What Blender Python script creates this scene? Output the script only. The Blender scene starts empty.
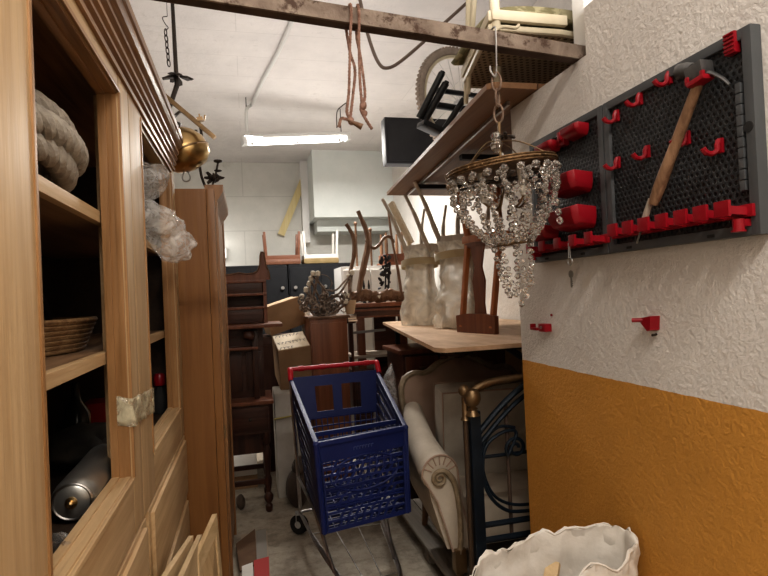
import bpy, bmesh, math, random
from mathutils import Vector, Matrix, noise, Euler
PI = math.pi
random.seed(7)
scene = bpy.context.scene
COL = scene.collection

# ---------------------------------------------------------------- camera
F = 550.0; H = 1.5
yaw = math.atan(137/F); pit = 5.8/F; roll = .045
fw = Vector((math.sin(yaw)*math.cos(pit), math.cos(yaw)*math.cos(pit), math.sin(pit)))
r0 = Vector((math.cos(yaw), -math.sin(yaw), 0)); u0 = r0.cross(fw)
CR = r0*math.cos(roll) - u0*math.sin(roll); CU = u0*math.cos(roll) + r0*math.sin(roll)
cam = bpy.data.cameras.new('camera'); camo = bpy.data.objects.new('camera', cam); COL.objects.link(camo)
m = Matrix((CR, CU, -fw)).transposed().to_4x4(); m.translation = Vector((0, 0, H)); camo.matrix_world = m
cam.sensor_width = 36; cam.lens = F/768*36; cam.clip_start = .02
scene.camera = camo
scene.view_settings.view_transform = 'Standard'
scene.view_settings.look = 'Medium High Contrast'
scene.view_settings.exposure = 0.0

def W(px, py, **k):
    """a point of the place seen at px,py on the plane x/y/z = value"""
    d = fw + CR*((px-384)/F) + CU*((288-py)/F)
    (ax, v), = k.items(); i = 'xyz'.index(ax); o = Vector((0, 0, H))
    return o + d*((v-o[i])/d[i])

# ---------------------------------------------------------------- materials
def mat(name, c, c2=None, scale=6, stretch=(1, 1, 1), rough=.6, metal=0, bump=0, bscale=None, trans=0, alpha=1,
        emit=0, detail=6, lo=.35, hi=.65, spots=None, spot_scale=3, spot_lo=.6, ior=1.45):
    M = bpy.data.materials.new(name); M.use_nodes = True
    nt = M.node_tree; N = nt.nodes; L = nt.links; b = N['Principled BSDF']
    b.inputs['Base Color'].default_value = (*c, 1); b.inputs['Roughness'].default_value = rough
    b.inputs['Metallic'].default_value = metal; b.inputs['Transmission Weight'].default_value = trans
    b.inputs['Alpha'].default_value = alpha; b.inputs['IOR'].default_value = ior
    if emit:
        b.inputs['Emission Color'].default_value = (*c, 1); b.inputs['Emission Strength'].default_value = emit
    tc = N.new('ShaderNodeTexCoord'); mp = N.new('ShaderNodeMapping'); mp.inputs['Scale'].default_value = stretch
    L.new(tc.outputs['Object'], mp.inputs['Vector'])
    last = None
    if c2:
        n = N.new('ShaderNodeTexNoise'); n.inputs['Scale'].default_value = scale; n.inputs['Detail'].default_value = detail
        n.inputs['Roughness'].default_value = .6; n.inputs['Distortion'].default_value = .4
        L.new(mp.outputs['Vector'], n.inputs['Vector'])
        r = N.new('ShaderNodeValToRGB'); r.color_ramp.elements[0].position = lo; r.color_ramp.elements[1].position = hi
        r.color_ramp.elements[0].color = (*c, 1); r.color_ramp.elements[1].color = (*c2, 1)
        L.new(n.outputs['Fac'], r.inputs['Fac']); last = r.outputs['Color']
        if spots:
            n2 = N.new('ShaderNodeTexNoise'); n2.inputs['Scale'].default_value = spot_scale; n2.inputs['Detail'].default_value = 8
            n2.inputs['Roughness'].default_value = .7
            L.new(tc.outputs['Object'], n2.inputs['Vector'])
            r2 = N.new('ShaderNodeValToRGB'); r2.color_ramp.elements[0].position = spot_lo; r2.color_ramp.elements[1].position = spot_lo+.08
            L.new(n2.outputs['Fac'], r2.inputs['Fac'])
            mx = N.new('ShaderNodeMix'); mx.data_type = 'RGBA'; L.new(r2.outputs['Color'], mx.inputs['Factor'])
            L.new(last, mx.inputs[6]); mx.inputs[7].default_value = (*spots, 1); last = mx.outputs[2]
        L.new(last, b.inputs['Base Color'])
    if bump:
        n3 = N.new('ShaderNodeTexNoise'); n3.inputs['Scale'].default_value = bscale or scale*3; n3.inputs['Detail'].default_value = 5
        L.new(mp.outputs['Vector'] if bscale is None else tc.outputs['Object'], n3.inputs['Vector'])
        bp = N.new('ShaderNodeBump'); bp.inputs['Strength'].default_value = bump; bp.inputs['Distance'].default_value = .01
        L.new(n3.outputs['Fac'], bp.inputs['Height']); L.new(bp.outputs['Normal'], b.inputs['Normal'])
    return M

def wood(name, c, c2, axis='z', rough=.5, scale=3, bump=.15, **k):
    s = {'x': (.5, 9, 9), 'y': (9, .5, 9), 'z': (9, 9, .5)}[axis]
    return mat(name, c, c2, scale=scale, stretch=s, rough=rough, bump=bump, **k)

PINE = dict(c=(.43, .285, .15), c2=(.57, .41, .235))
pine_z = wood('pine_z', axis='z', rough=.5, **PINE); pine_y = wood('pine_y', axis='y', rough=.5, **PINE)
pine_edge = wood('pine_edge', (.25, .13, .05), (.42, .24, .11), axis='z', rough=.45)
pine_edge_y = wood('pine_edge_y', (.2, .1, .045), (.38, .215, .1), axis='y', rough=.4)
pine_shaded = wood('pine_inside_shade', (.028, .016, .009), (.045, .026, .014), axis='y', rough=.7)  # same pine, with the shade inside the cabinet put into its colour
raw = wood('raw_wood', (.5, .36, .2), (.66, .5, .3), axis='y', rough=.6)
beech = wood('wardrobe_wood', (.22, .10, .034), (.32, .155, .055), axis='z', rough=.38, scale=2.2, lo=.3, hi=.7)
beech_d = wood('wardrobe_wood_dark', (.24, .12, .05), (.34, .18, .08), axis='z', rough=.38)
dark = wood('dark_oak', (.035, .012, .007), (.075, .026, .014), axis='x', rough=.4)
dark_z = wood('dark_oak_z', (.03, .012, .008), (.07, .026, .015), axis='z', rough=.4)
mahog = wood('mahogany', (.12, .04, .02), (.2, .075, .036), axis='z', rough=.35)
mahog_l = wood('orange_wood', (.30, .10, .035), (.42, .16, .06), axis='z', rough=.3)
walnut = wood('carved_walnut', (.11, .055, .028), (.2, .11, .06), axis='z', rough=.5, bump=.4)
grey_w = wood('whitewashed_wood', (.46, .40, .33), (.60, .53, .45), axis='z', rough=.6)
chip = mat('chipboard', (.55, .36, .22), (.76, .55, .38), scale=10, rough=.65, stretch=(1, .4, 1), spots=(.45, .28, .17), spot_scale=5, spot_lo=.6, bump=.1, bscale=120)
loft = wood('loft_plank', (.22, .115, .055), (.28, .15, .075), axis='y', rough=.5)
loft_d = wood('loft_plank_dark', (.14, .07, .035), (.2, .10, .05), axis='y', rough=.5)
plastic_blue = mat('blue_plastic', (.008, .017, .10), (.012, .024, .13), rough=.5, scale=3)
red = mat('red_plastic', (.24, .005, .013), (.31, .008, .018), rough=.32, scale=4)
redh = mat('red_handle', (.48, .016, .03), rough=.35)
chrome = mat('chrome', (.55, .55, .55), (.4, .38, .36), metal=1, rough=.28, scale=20)
steel = mat('steel', (.5, .5, .5), metal=1, rough=.35)
black = mat('black_paint', (.012, .012, .014), (.02, .02, .022), rough=.6)
blackm = mat('black_lacquer', (.006, .0065, .009), (.010, .011, .013), rough=.85)
rubber = mat('rubber', (.02, .02, .02), rough=.8)
tyre_m = mat('grey_tyre', (.28, .23, .19), (.38, .32, .27), rough=.85, scale=12)
iron = mat('iron', (.03, .025, .022), (.06, .045, .035), metal=.4, rough=.5, scale=20, bump=.3)
brass = mat('brass', (.42, .28, .12), (.55, .39, .19), metal=1, rough=.3, scale=8)
brass_d = mat('old_brass', (.2, .135, .075), (.3, .21, .12), metal=.8, rough=.38, scale=14)
gilt = mat('gilt_ring', (.1, .06, .03), (.3, .19, .1), metal=.7, rough=.45, scale=60, bump=.4)
rust = mat('rusty_steel', (.17, .125, .1), (.34, .28, .23), scale=9, rough=.8, metal=.2, spots=(.09, .055, .04), spot_scale=14, spot_lo=.52, bump=.3, bscale=60)
rope_m = mat('rope', (.34, .31, .27), (.48, .44, .38), scale=40, rough=.95, bump=.4)
rope_r = mat('brown_rope', (.16, .085, .06), (.36, .22, .17), scale=60, rough=.95)
cream = mat('cream_cane', (.62, .55, .40), (.72, .65, .5), rough=.5, scale=5)
upholst = mat('cream_velvet', (.48, .42, .34), (.62, .55, .46), scale=3.5, rough=.9, bump=.15, bscale=40)
upholst_p = mat('pink_beige_velvet', (.36, .26, .2), (.45, .33, .26), scale=3.5, rough=.9)
upholst_g = mat('grey_beige_cloth', (.46, .42, .36), (.58, .54, .47), scale=6, rough=.95, bump=.1, bscale=60)
sack_m = mat('woven_sack', (.66, .62, .56), (.78, .75, .7), scale=10, rough=.7, bump=.35, bscale=22)
navy = mat('blue_black_metal', (.009, .017, .028), (.016, .027, .042), rough=.38, metal=.3, scale=8)
card = mat('cardboard', (.26, .16, .085), (.33, .21, .12), scale=5, rough=.85)
card_l = mat('cardboard_light', (.42, .29, .18), (.5, .36, .23), scale=5, rough=.85)
paper = mat('white_paper', (.7, .68, .63), (.78, .76, .72), rough=.8)
label_m = mat('cream_paper', (.62, .52, .38), (.72, .63, .5), rough=.8, scale=12)
ink = mat('ink', (.05, .04, .05), rough=.7)
white = mat('white_enamel', (.75, .74, .72), rough=.4)
plast_w = mat('white_plastic', (.6, .6, .58), rough=.4)
frame_g = mat('grey_plastic_frame', (.075, .08, .085), (.09, .095, .10), rough=.5, scale=3)
seat_tan = mat('tan_seat', (.22, .16, .07), (.3, .22, .11), rough=.8, scale=9)
ceramic = mat('ceramic', (.62, .58, .5), (.35, .3, .24), scale=30, rough=.35)
mirror_m = mat('mirror_glass', (.8, .8, .8), metal=1, rough=.05)
pale_yellow = wood('pale_yellow_wood', (.62, .5, .24), (.7, .6, .34), axis='z', rough=.6)

def crystal_mat():
    M = bpy.data.materials.new('cut_crystal'); M.use_nodes = True; nt = M.node_tree; N = nt.nodes; L = nt.links
    b = N['Principled BSDF']; b.inputs['Base Color'].default_value = (.93, .9, .86, 1); b.inputs['Roughness'].default_value = .03
    b.inputs['Transmission Weight'].default_value = .93; b.inputs['IOR'].default_value = 1.55
    return M
crystal = crystal_mat()

def film_mat(name, col=(.75, .74, .72), op=.4, rough=.15, ns=22):
    M = bpy.data.materials.new(name); M.use_nodes = True; nt = M.node_tree; N = nt.nodes; L = nt.links
    b = N['Principled BSDF']; b.inputs['Base Color'].default_value = (*col, 1); b.inputs['Roughness'].default_value = rough
    out = N['Material Output']; tr = N.new('ShaderNodeBsdfTransparent'); mx = N.new('ShaderNodeMixShader')
    n = N.new('ShaderNodeTexNoise'); n.inputs['Scale'].default_value = ns; n.inputs['Detail'].default_value = 4; n.inputs['Distortion'].default_value = 1.2
    tc = N.new('ShaderNodeTexCoord'); L.new(tc.outputs['Object'], n.inputs['Vector'])
    mr = N.new('ShaderNodeMapRange'); mr.inputs['From Min'].default_value = .35; mr.inputs['From Max'].default_value = .68
    mr.inputs['To Min'].default_value = op*.45; mr.inputs['To Max'].default_value = min(1, op*1.7)
    L.new(n.outputs['Fac'], mr.inputs['Value']); L.new(mr.outputs['Result'], mx.inputs['Fac'])
    L.new(tr.outputs[0], mx.inputs[1]); L.new(b.outputs[0], mx.inputs[2]); L.new(mx.outputs[0], out.inputs['Surface'])
    bp = N.new('ShaderNodeBump'); bp.inputs['Strength'].default_value = .7; bp.inputs['Distance'].default_value = .01
    L.new(n.outputs['Fac'], bp.inputs['Height']); L.new(bp.outputs['Normal'], b.inputs['Normal'])
    return M
film = film_mat('clear_film', (.85, .84, .82), op=.30, rough=.07)
film2 = film_mat('bubble_wrap', (.86, .81, .70), op=.85, rough=.25, ns=7)
tape_f = film_mat('packing_tape', (.72, .66, .48), op=.5, rough=.08)

def plaster(name, c, c2, bump, scale, dado=None, dado_z=1.2, grime=(.35, .3, .25), gs=1.2, glo=.62, lines=None):
    """painted wall; dado = colour of the paint below dado_z; lines = board marks (dx, dz)"""
    M = bpy.data.materials.new(name); M.use_nodes = True; nt = M.node_tree; N = nt.nodes; L = nt.links
    b = N['Principled BSDF']; b.inputs['Roughness'].default_value = .8
    tc = N.new('ShaderNodeTexCoord'); v = tc.outputs['Object']
    def noi(s, d=8, r=.65):
        n = N.new('ShaderNodeTexNoise'); n.inputs['Scale'].default_value = s; n.inputs['Detail'].default_value = d
        n.inputs['Roughness'].default_value = r; L.new(v, n.inputs['Vector']); return n.outputs['Fac']
    def ramp(f, a, ca, bb, cb):
        r = N.new('ShaderNodeValToRGB'); r.color_ramp.elements[0].position = a; r.color_ramp.elements[1].position = bb
        r.color_ramp.elements[0].color = (*ca, 1); r.color_ramp.elements[1].color = (*cb, 1); L.new(f, r.inputs['Fac']); return r.outputs['Color']
    def mix(f, a, bcol):
        m_ = N.new('ShaderNodeMix'); m_.data_type = 'RGBA'
        if isinstance(f, float): m_.inputs['Factor'].default_value = f
        else: L.new(f, m_.inputs['Factor'])
        for i, s in ((6, a), (7, bcol)):
            if isinstance(s, tuple): m_.inputs[i].default_value = (*s, 1)
            else: L.new(s, m_.inputs[i])
        return m_.outputs[2]
    col = ramp(noi(3), .35, c, .65, c2)
    g = ramp(noi(gs, 10, .75), glo, (0, 0, 0), glo+.13, (.6, .6, .6))
    col = mix(g, col, grime)
    g2 = ramp(noi(gs*7, 6, .8), glo, (0, 0, 0), glo+.12, (.35, .35, .35)); col = mix(g2, col, tuple(x*.85 for x in grime))
    h = noi(scale, 6)
    if lines:
        br = N.new('ShaderNodeTexBrick'); br.inputs['Scale'].default_value = 1
        mp = N.new('ShaderNodeMapping'); mp.inputs['Rotation'].default_value = lines[3] if len(lines) > 3 else (0, 0, 0)
        L.new(v, mp.inputs['Vector']); L.new(mp.outputs['Vector'], br.inputs['Vector'])
        br.inputs['Brick Width'].default_value = lines[0]; br.inputs['Row Height'].default_value = lines[1]
        br.inputs['Mortar Size'].default_value = lines[2]; br.inputs['Mortar Smooth'].default_value = .6
        br.inputs['Color1'].default_value = (0, 0, 0, 1); br.inputs['Color2'].default_value = (0, 0, 0, 1); br.inputs['Mortar'].default_value = (.3, .3, .3, 1); br.offset = .37
        col = mix(br.outputs['Color'], col, tuple(x*.55 for x in c))
    if dado:
        sp = N.new('ShaderNodeSeparateXYZ'); L.new(v, sp.inputs[0])
        ma = N.new('ShaderNodeMath'); ma.operation = 'MULTIPLY'; L.new(noi(9), ma.inputs[0]); ma.inputs[1].default_value = .012
        ad = N.new('ShaderNodeMath'); ad.operation = 'ADD'; L.new(sp.outputs['Z'], ad.inputs[0]); L.new(ma.outputs[0], ad.inputs[1])
        lt = N.new('ShaderNodeMath'); lt.operation = 'LESS_THAN'; L.new(ad.outputs[0], lt.inputs[0]); lt.inputs[1].default_value = dado_z+.006
        dcol = ramp(noi(2.2), .3, tuple(x*.82 for x in dado), .7, dado)
        dcol = mix(ramp(noi(1.6, 12, .8), .6, (0, 0, 0), .75, (.35, .35, .35)), dcol, tuple(x*.5 for x in dado))
        col = mix(lt.outputs[0], col, dcol)
    L.new(col, b.inputs['Base Color'])
    bp = N.new('ShaderNodeBump'); bp.inputs['Strength'].default_value = bump; bp.inputs['Distance'].default_value = .02
    L.new(h, bp.inputs['Height']); L.new(bp.outputs['Normal'], b.inputs['Normal'])
    return M

def cells(name, base, holec, sx, r, coords='yz', rough=.5, stagger=True, light=None):
    """perforated sheet: rows of round holes (material pattern on object coordinates)"""
    M = bpy.data.materials.new(name); M.use_nodes = True; nt = M.node_tree; N = nt.nodes; L = nt.links
    b = N['Principled BSDF']; b.inputs['Roughness'].default_value = rough
    tc = N.new('ShaderNodeTexCoord'); sp = N.new('ShaderNodeSeparateXYZ'); L.new(tc.outputs['Object'], sp.inputs[0])
    def mth(op, a, b_=None, c_=None):
        n = N.new('ShaderNodeMath'); n.operation = op
        for i, s in enumerate((a, b_, c_)):
            if s is None: continue
            if isinstance(s, (int, float)): n.inputs[i].default_value = s
            else: L.new(s, n.inputs[i])
        return n.outputs[0]
    u = mth('DIVIDE', sp.outputs[coords[0].upper()], sx); w = mth('DIVIDE', sp.outputs[coords[1].upper()], sx*(.87 if stagger else 1))
    row = mth('FLOOR', w)
    if stagger:
        odd = mth('FLOORED_MODULO', row, 2.0); u = mth('ADD', u, mth('MULTIPLY', odd, .5))
    fu = mth('SUBTRACT', mth('FRACT', u), .5); fv = mth('MULTIPLY', mth('SUBTRACT', mth('FRACT', w), .5), .87 if stagger else 1)
    d = mth('SQRT', mth('ADD', mth('MULTIPLY', fu, fu), mth('MULTIPLY', fv, fv)))
    inside = mth('LESS_THAN', d, r)
    mx = N.new('ShaderNodeMix'); mx.data_type = 'RGBA'; L.new(inside, mx.inputs['Factor'])
    mx.inputs[6].default_value = (*base, 1); mx.inputs[7].default_value = (*holec, 1); L.new(mx.outputs[2], b.inputs['Base Color'])
    bp = N.new('ShaderNodeBump'); bp.inputs['Strength'].default_value = 1; bp.inputs['Distance'].default_value = .004
    sm = N.new('ShaderNodeMapRange'); sm.inputs['From Min'].default_value = r-.06; sm.inputs['From Max'].default_value = r+.06
    L.new(d, sm.inputs['Value']); L.new(sm.outputs['Result'], bp.inputs['Height']); L.new(bp.outputs['Normal'], b.inputs['Normal'])
    return M
cane = cells('woven_cane', (.42, .34, .22), (.10, .065, .035), .026, .27, 'xy', rough=.6)
peg_m = cells('peg_board_holes', (.028, .031, .034), (.002, .002, .002), .0165, .30, 'yz')

# ---------------------------------------------------------------- geometry helper
class G:
    def __init__(s): s.b = bmesh.new()
    def box(s, a, c, bev=0):
        a = Vector(a); c = Vector(c)
        lo = Vector(map(min, a, c)); hi = Vector(map(max, a, c))
        return s.obox((lo+hi)/2, hi-lo, None, bev)
    def obox(s, cen, size, rot=None, bev=0):
        R_ = rot.to_4x4() if rot else Matrix.Identity(4)
        mm = Matrix.Translation(Vector(cen)) @ R_ @ Matrix.Diagonal((*size, 1))
        r = bmesh.ops.create_cube(s.b, size=1, matrix=mm)
        if bev:
            ed = list({e for v in r['verts'] for e in v.link_edges})
            bmesh.ops.bevel(s.b, geom=ed, offset=bev, segments=2, profile=.7, affect='EDGES')
        return s
    def bar(s, p, q, w, h, up=(0, 0, 1), bev=0):
        p = Vector(p); q = Vector(q); d = q-p; L_ = d.length; x = d.normalized(); up = Vector(up)
        if abs(x.dot(up)) > .98: up = Vector((0, 1, 0))
        y = up.cross(x).normalized(); z = x.cross(y)
        return s.obox((p+q)/2, (L_, w, h), Matrix((x, y, z)).transposed(), bev)
    def tube(s, pts, r, seg=8, closed=False, cap=True, flat=1.0):
        pts = [Vector(p) for p in pts]; n = len(pts)
        rs = r if isinstance(r, (list, tuple)) else [r]*n
        rings = []; prev = None
        for i, p in enumerate(pts):
            if closed: t = pts[(i+1) % n]-pts[i-1]
            else: t = pts[min(i+1, n-1)]-pts[max(i-1, 0)]
            t = t.normalized() if t.length > 1e-9 else Vector((0, 0, 1))
            if prev is None:
                a = Vector((0, 0, 1)) if abs(t.z) < .9 else Vector((1, 0, 0)); u = t.cross(a).normalized()
            else:
                u = (prev - t*prev.dot(t))
                u = u.normalized() if u.length > 1e-6 else t.orthogonal().normalized()
            prev = u; w = t.cross(u)
            rings.append([s.b.verts.new(p+(u*math.cos(2*PI*k/seg)+w*math.sin(2*PI*k/seg)*flat)*rs[i]) for k in range(seg)])
        rng = range(n) if closed else range(n-1)
        for i in rng:
            A_, B_ = rings[i], rings[(i+1) % n]
            for k in range(seg): s.b.faces.new((A_[k], A_[(k+1) % seg], B_[(k+1) % seg], B_[k]))
        if cap and not closed:
            s.b.faces.new(rings[0][::-1]); s.b.faces.new(rings[-1])
        return s
    def lathe(s, prof, cen=(0, 0, 0), seg=20, rot=None, sc=(1, 1, 1)):
        cen = Vector(cen); rings = []
        for r, z in prof:
            ring = []
            for k in range(seg):
                v = Vector((r*math.cos(2*PI*k/seg)*sc[0], r*math.sin(2*PI*k/seg)*sc[1], z*sc[2]))
                if rot: v = rot @ v
                ring.append(s.b.verts.new(cen+v))
            rings.append(ring)
        for A_, B_ in zip(rings, rings[1:]):
            for k in range(seg): s.b.faces.new((A_[k], A_[(k+1) % seg], B_[(k+1) % seg], B_[k]))
        if prof[0][0] > 1e-5: s.b.faces.new(rings[0][::-1])
        if prof[-1][0] > 1e-5: s.b.faces.new(rings[-1])
        return s
    def prism(s, poly, off, vec):
        """poly: 3d points; extruded by vec"""
        off = Vector(off); vec = Vector(vec)
        a = [s.b.verts.new(off+Vector(p)) for p in poly]; c = [s.b.verts.new(off+Vector(p)+vec) for p in poly]
        n = len(poly); s.b.faces.new(a[::-1]); s.b.faces.new(c)
        for i in range(n): s.b.faces.new((a[i], a[(i+1) % n], c[(i+1) % n], c[i]))
        return s
    def ico(s, cen, r, sub=1, sc=(1, 1, 1), rot=None):
        mm = Matrix.Translation(Vector(cen)) @ (rot.to_4x4() if rot else Matrix.Identity(4)) @ Matrix.Diagonal((*sc, 1))
        bmesh.ops.create_icosphere(s.b, subdivisions=sub, radius=r, matrix=mm); return s
    def grid(s, fn, nu, nv, closeu=False):
        vs = [[s.b.verts.new(fn(i/(nu if closeu else nu-1), j/(nv-1))) for j in range(nv)] for i in range(nu)]
        for i in range(nu if closeu else nu-1):
            for j in range(nv-1):
                s.b.faces.new((vs[i][j], vs[(i+1) % nu][j], vs[(i+1) % nu][j+1], vs[i][j+1]))
        return s
    def crumple(s, amp, sc=8, seed=0):
        s.b.normal_update(); o = Vector((seed*3.1, seed*1.7, seed))
        for v in s.b.verts:
            n = noise.noise_vector(v.co*sc+o) + noise.noise_vector(v.co*sc*2.3+o)*.5
            v.co += v.normal*n.x*amp*.7 + n*amp*.5
        return s
    def xf(s, M_):
        bmesh.ops.transform(s.b, matrix=M_, verts=s.b.verts); return s

ORG = {}
def tag(o, label, cat, group=None, kind=None):
    if label: o['label'] = label
    if cat: o['category'] = cat
    if group: o['group'] = group
    if kind: o['kind'] = kind
    return o
def thing(name, label, cat, loc=(0, 0, 0), group=None, rot=None, scale=None):
    o = bpy.data.objects.new(name, None); COL.objects.link(o); o.location = loc; o.empty_display_size = .1
    if rot: o.rotation_euler = rot
    if scale: o.scale = (scale,)*3
    ORG[o.name] = Vector(loc) if not (rot or scale) else Vector((0, 0, 0))
    return tag(o, label, cat, group)
def obj(name, g, material, parent=None, label=None, sharp=38, solid=0, sub=0, kind=None):
    """links g as one mesh object; g is in world space (local space below a rotated thing)"""
    me = bpy.data.meshes.new(name)
    bmesh.ops.recalc_face_normals(g.b, faces=g.b.faces)
    if parent is not None:
        off = ORG.get(parent.name, Vector((0, 0, 0)))
        if off.length: bmesh.ops.translate(g.b, verts=g.b.verts, vec=-off)
    g.b.to_mesh(me); g.b.free()
    me.shade_smooth()
    if sharp: me.set_sharp_from_angle(angle=math.radians(sharp))
    o = bpy.data.objects.new(name, me); COL.objects.link(o); me.materials.append(material)
    if parent is not None:
        o.parent = parent; ORG[o.name] = ORG.get(parent.name, Vector((0, 0, 0)))
    if label: o['label'] = label
    if kind: o['kind'] = kind
    if solid: md = o.modifiers.new('solid', 'SOLIDIFY'); md.thickness = solid; md.offset = 0
    if sub: md = o.modifiers.new('sub', 'SUBSURF'); md.levels = sub; md.render_levels = sub
    return o
def single(name, g, material, label, cat, group=None, **k):
    """a top-level thing that is one mesh"""
    return tag(obj(name, g, material, None, **k), label, cat, group)
def recenter(o, at_):
    at_ = Vector(at_); o.data.transform(Matrix.Translation(-at_)); o.location = at_; return o
def dup(root, loc=None, rot=None, label=None, scale=None, group=None):
    r = root.copy(); COL.objects.link(r)
    if loc is not None: r.location = loc
    if rot is not None: r.rotation_euler = rot
    if scale is not None: r.scale = (scale,)*3
    if label: r['label'] = label
    if group: r['group'] = group
    for ch in list(root.children):
        c = ch.copy(); COL.objects.link(c); c.parent = r
        for gch in list(ch.children):
            d = gch.copy(); COL.objects.link(d); d.parent = c
    return r
def struct(name, g, material, **k):
    o = obj(name, g, material, None, **k); o['kind'] = 'structure'; return o
def spline(pts, n=8, closed=False):
    pts = [Vector(p) for p in pts]; N_ = len(pts); out = []
    rng = range(N_ if closed else N_-1)
    for i in rng:
        if closed: p0, p1, p2, p3 = pts[i-1], pts[i], pts[(i+1) % N_], pts[(i+2) % N_]
        else: p0, p1, p2, p3 = pts[max(i-1, 0)], pts[i], pts[i+1], pts[min(i+2, N_-1)]
        for k in range(n):
            t = k/n
            out.append(.5*((2*p1)+(p2-p0)*t+(2*p0-5*p1+4*p2-p3)*t*t+(3*p1-p0-3*p2+p3)*t**3))
    if not closed: out.append(pts[-1])
    return out
def spiral(cen, r0_, r1_, a0, a1, n, ax=(1, 0, 0), ay=(0, 0, 1)):
    cen = Vector(cen); ax = Vector(ax); ay = Vector(ay); o = []
    for i in range(n+1):
        t = i/n; r = r0_+(r1_-r0_)*t; a = a0+(a1-a0)*t
        o.append(cen+ax*r*math.cos(a)+ay*r*math.sin(a))
    return o
def ring(cen, r, n=32, ax=(1, 0, 0), ay=(0, 1, 0)): return spiral(cen, r, r, 0, 2*PI*(n-1)/n, n-1, ax, ay)
def twist_rope(path, R_, strands=3, pitch=.06, seg=6, rr=.55):
    """returns list of strand paths twisting round a path"""
    path = [Vector(p) for p in path]; res = [[] for _ in range(strands)]; d = 0; prev = None
    for i, p in enumerate(path):
        t = (path[min(i+1, len(path)-1)]-path[max(i-1, 0)])
        t = t.normalized() if t.length > 1e-9 else Vector((0, 0, 1))
        if prev is None: u = t.orthogonal().normalized()
        else:
            u = prev-t*prev.dot(t); u = u.normalized() if u.length > 1e-6 else t.orthogonal().normalized()
        prev = u; w = t.cross(u)
        if i: d += (p-path[i-1]).length
        for k in range(strands):
            a = 2*PI*(d/pitch+k/strands); res[k].append(p+(u*math.cos(a)+w*math.sin(a))*R_*rr)
    return res
# ================================================================ ROOM
WH = (.66, .63, .60); WH2 = (.74, .715, .68)
floor_m = plaster('concrete_floor', (.29, .25, .195), (.46, .405, .325), .12, 30, grime=(.13, .10, .075), gs=2.6, glo=.5, lines=(.9, .9, .006))
ceil_m = plaster('painted_ceiling', (.64, .615, .60), (.72, .69, .67), .35, 14, grime=(.40, .38, .37), gs=1.5, glo=.6, lines=(2.6, .42, .004))
back_m = plaster('painted_boards', (.62, .62, .58), (.70, .69, .65), .2, 9, grime=(.40, .38, .33), gs=1.6, glo=.64, lines=(1.9, .5, .01, (PI/2, 0, 0)))
side_m = plaster('white_side_wall', WH, WH2, .3, 12)
rough_m = plaster('rough_plaster', (.70, .665, .63), (.78, .75, .715), .5, 60, dado=(.64, .31, .055), grime=(.46, .41, .37), gs=2.4, glo=.6)
rear_m = plaster('rear_plaster', (.62, .59, .55), (.70, .67, .63), .4, 20, dado=(.42, .26, .06), dado_z=1.15)
struct('floor', G().box((-1.7, -1.7, -.1), (2.2, 8.4, 0)), floor_m)
struct('ceiling', G().box((-1.7, -1.7, 3.5), (2.2, 8.4, 3.6)), ceil_m)
struct('wall_back', G().box((-1.7, 8.2, 0), (2.2, 8.35, 3.5)), back_m)
struct('wall_left', G().box((-1.75, -1.7, 0), (-1.6, 8.2, 3.5)), side_m)
struct('wall_front', G().box((-1.7, -1.75, 0), (2.2, -1.6, 3.5)), side_m)
struct('wall_right', G().prism([(0, -1.6, 0), (0, 2.09, 0), (0, 2.09, 2.246), (0, 1.56, 2.246), (0, 1.56, 3.5), (0, -1.6, 3.5)], (1.1, 0, 0), (.16, 0, 0)), rough_m)
struct('wall_right_rear', G().box((2.05, -1.6, 0), (2.2, 8.2, 3.5)), rear_m)
struct('trim_1', G().box((.93, 7.45, 2.58), (2.05, 8.2, 3.5)).box((1.0, 7.75, 2.42), (2.05, 8.2, 2.58)),
       plaster('white_duct', (.66, .70, .68), (.72, .75, .73), .15, 10, grime=(.5, .5, .47), gs=3))
struct('trim_2', G().box((.83, 8.05, 2.3), (.93, 8.2, 3.5)), white)
struct('trim_3', G().box((1.125, 1.565, 2.25), (1.2, 1.66, 3.5)), white)

# ---------------------------------------------------------------- lamps of the room and added fill lights
t = thing('fluorescent_light', 'long white fluorescent batten light hanging lit below the far ceiling', 'light', (.54, 5.7, 3.2))
A_ = W(243, 138, y=5.55); B_ = W(346, 134.5, y=5.8)
dr = (B_-A_).normalized()
obj('body', G().bar(A_, B_, .11, .035, bev=.008), plast_w, t)
obj('tube', G().bar(A_+dr*.05+Vector((0, 0, -.045)), B_-dr*.05+Vector((0, 0, -.045)), .09, .05, bev=.02), mat('lit_tube', (1, .97, .93), emit=7), t)
for s_ in (0, 1):
    P_ = A_ if s_ == 0 else B_
    obj('end_cap', G().bar(P_-dr*.012+Vector((0, 0, -.03)), P_+dr*.03+Vector((0, 0, -.03)), .12, .085, bev=.01), plast_w, t)
for k in (.08, .5, .92):
    obj('clip', G().bar(A_.lerp(B_, k)+Vector((0, -.06, -.06)), A_.lerp(B_, k)+Vector((0, -.06, -.09)), .03, .01), plast_w, t)
for k in (.04, .95):
    q = A_.lerp(B_, k); obj('wire', G().tube([q, (q.x, q.y, 3.5)], .005, 5), rubber, t)
q = A_.lerp(B_, .05)
single('light_cable', G().tube(spline([q+Vector((-.01, -.02, .01)), (q.x-.01, q.y-.03, 3.36), W(252, 104, z=3.47), W(262, 82, z=3.485), W(279, 50, z=3.485), W(293, 18, z=3.485), W(304, -10, z=3.485)], 6), .017, 8), plast_w,
       'white conduit cable running over the ceiling to the hanging fluorescent light', 'cable')
t = thing('wall_light', 'small lit light fitting on the far wall behind the tall wardrobe', 'light', (-.5, 8.1, 2.15))
obj('tube', G().box((-1.0, 8.03, 2.14), (-.3, 8.08, 2.2), .01), mat('lit_tube_far', (1, .97, .93), emit=5), t)
obj('body', G().box((-1.05, 8.08, 2.1), (-.26, 8.2, 2.24), .01), plast_w, t)
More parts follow.
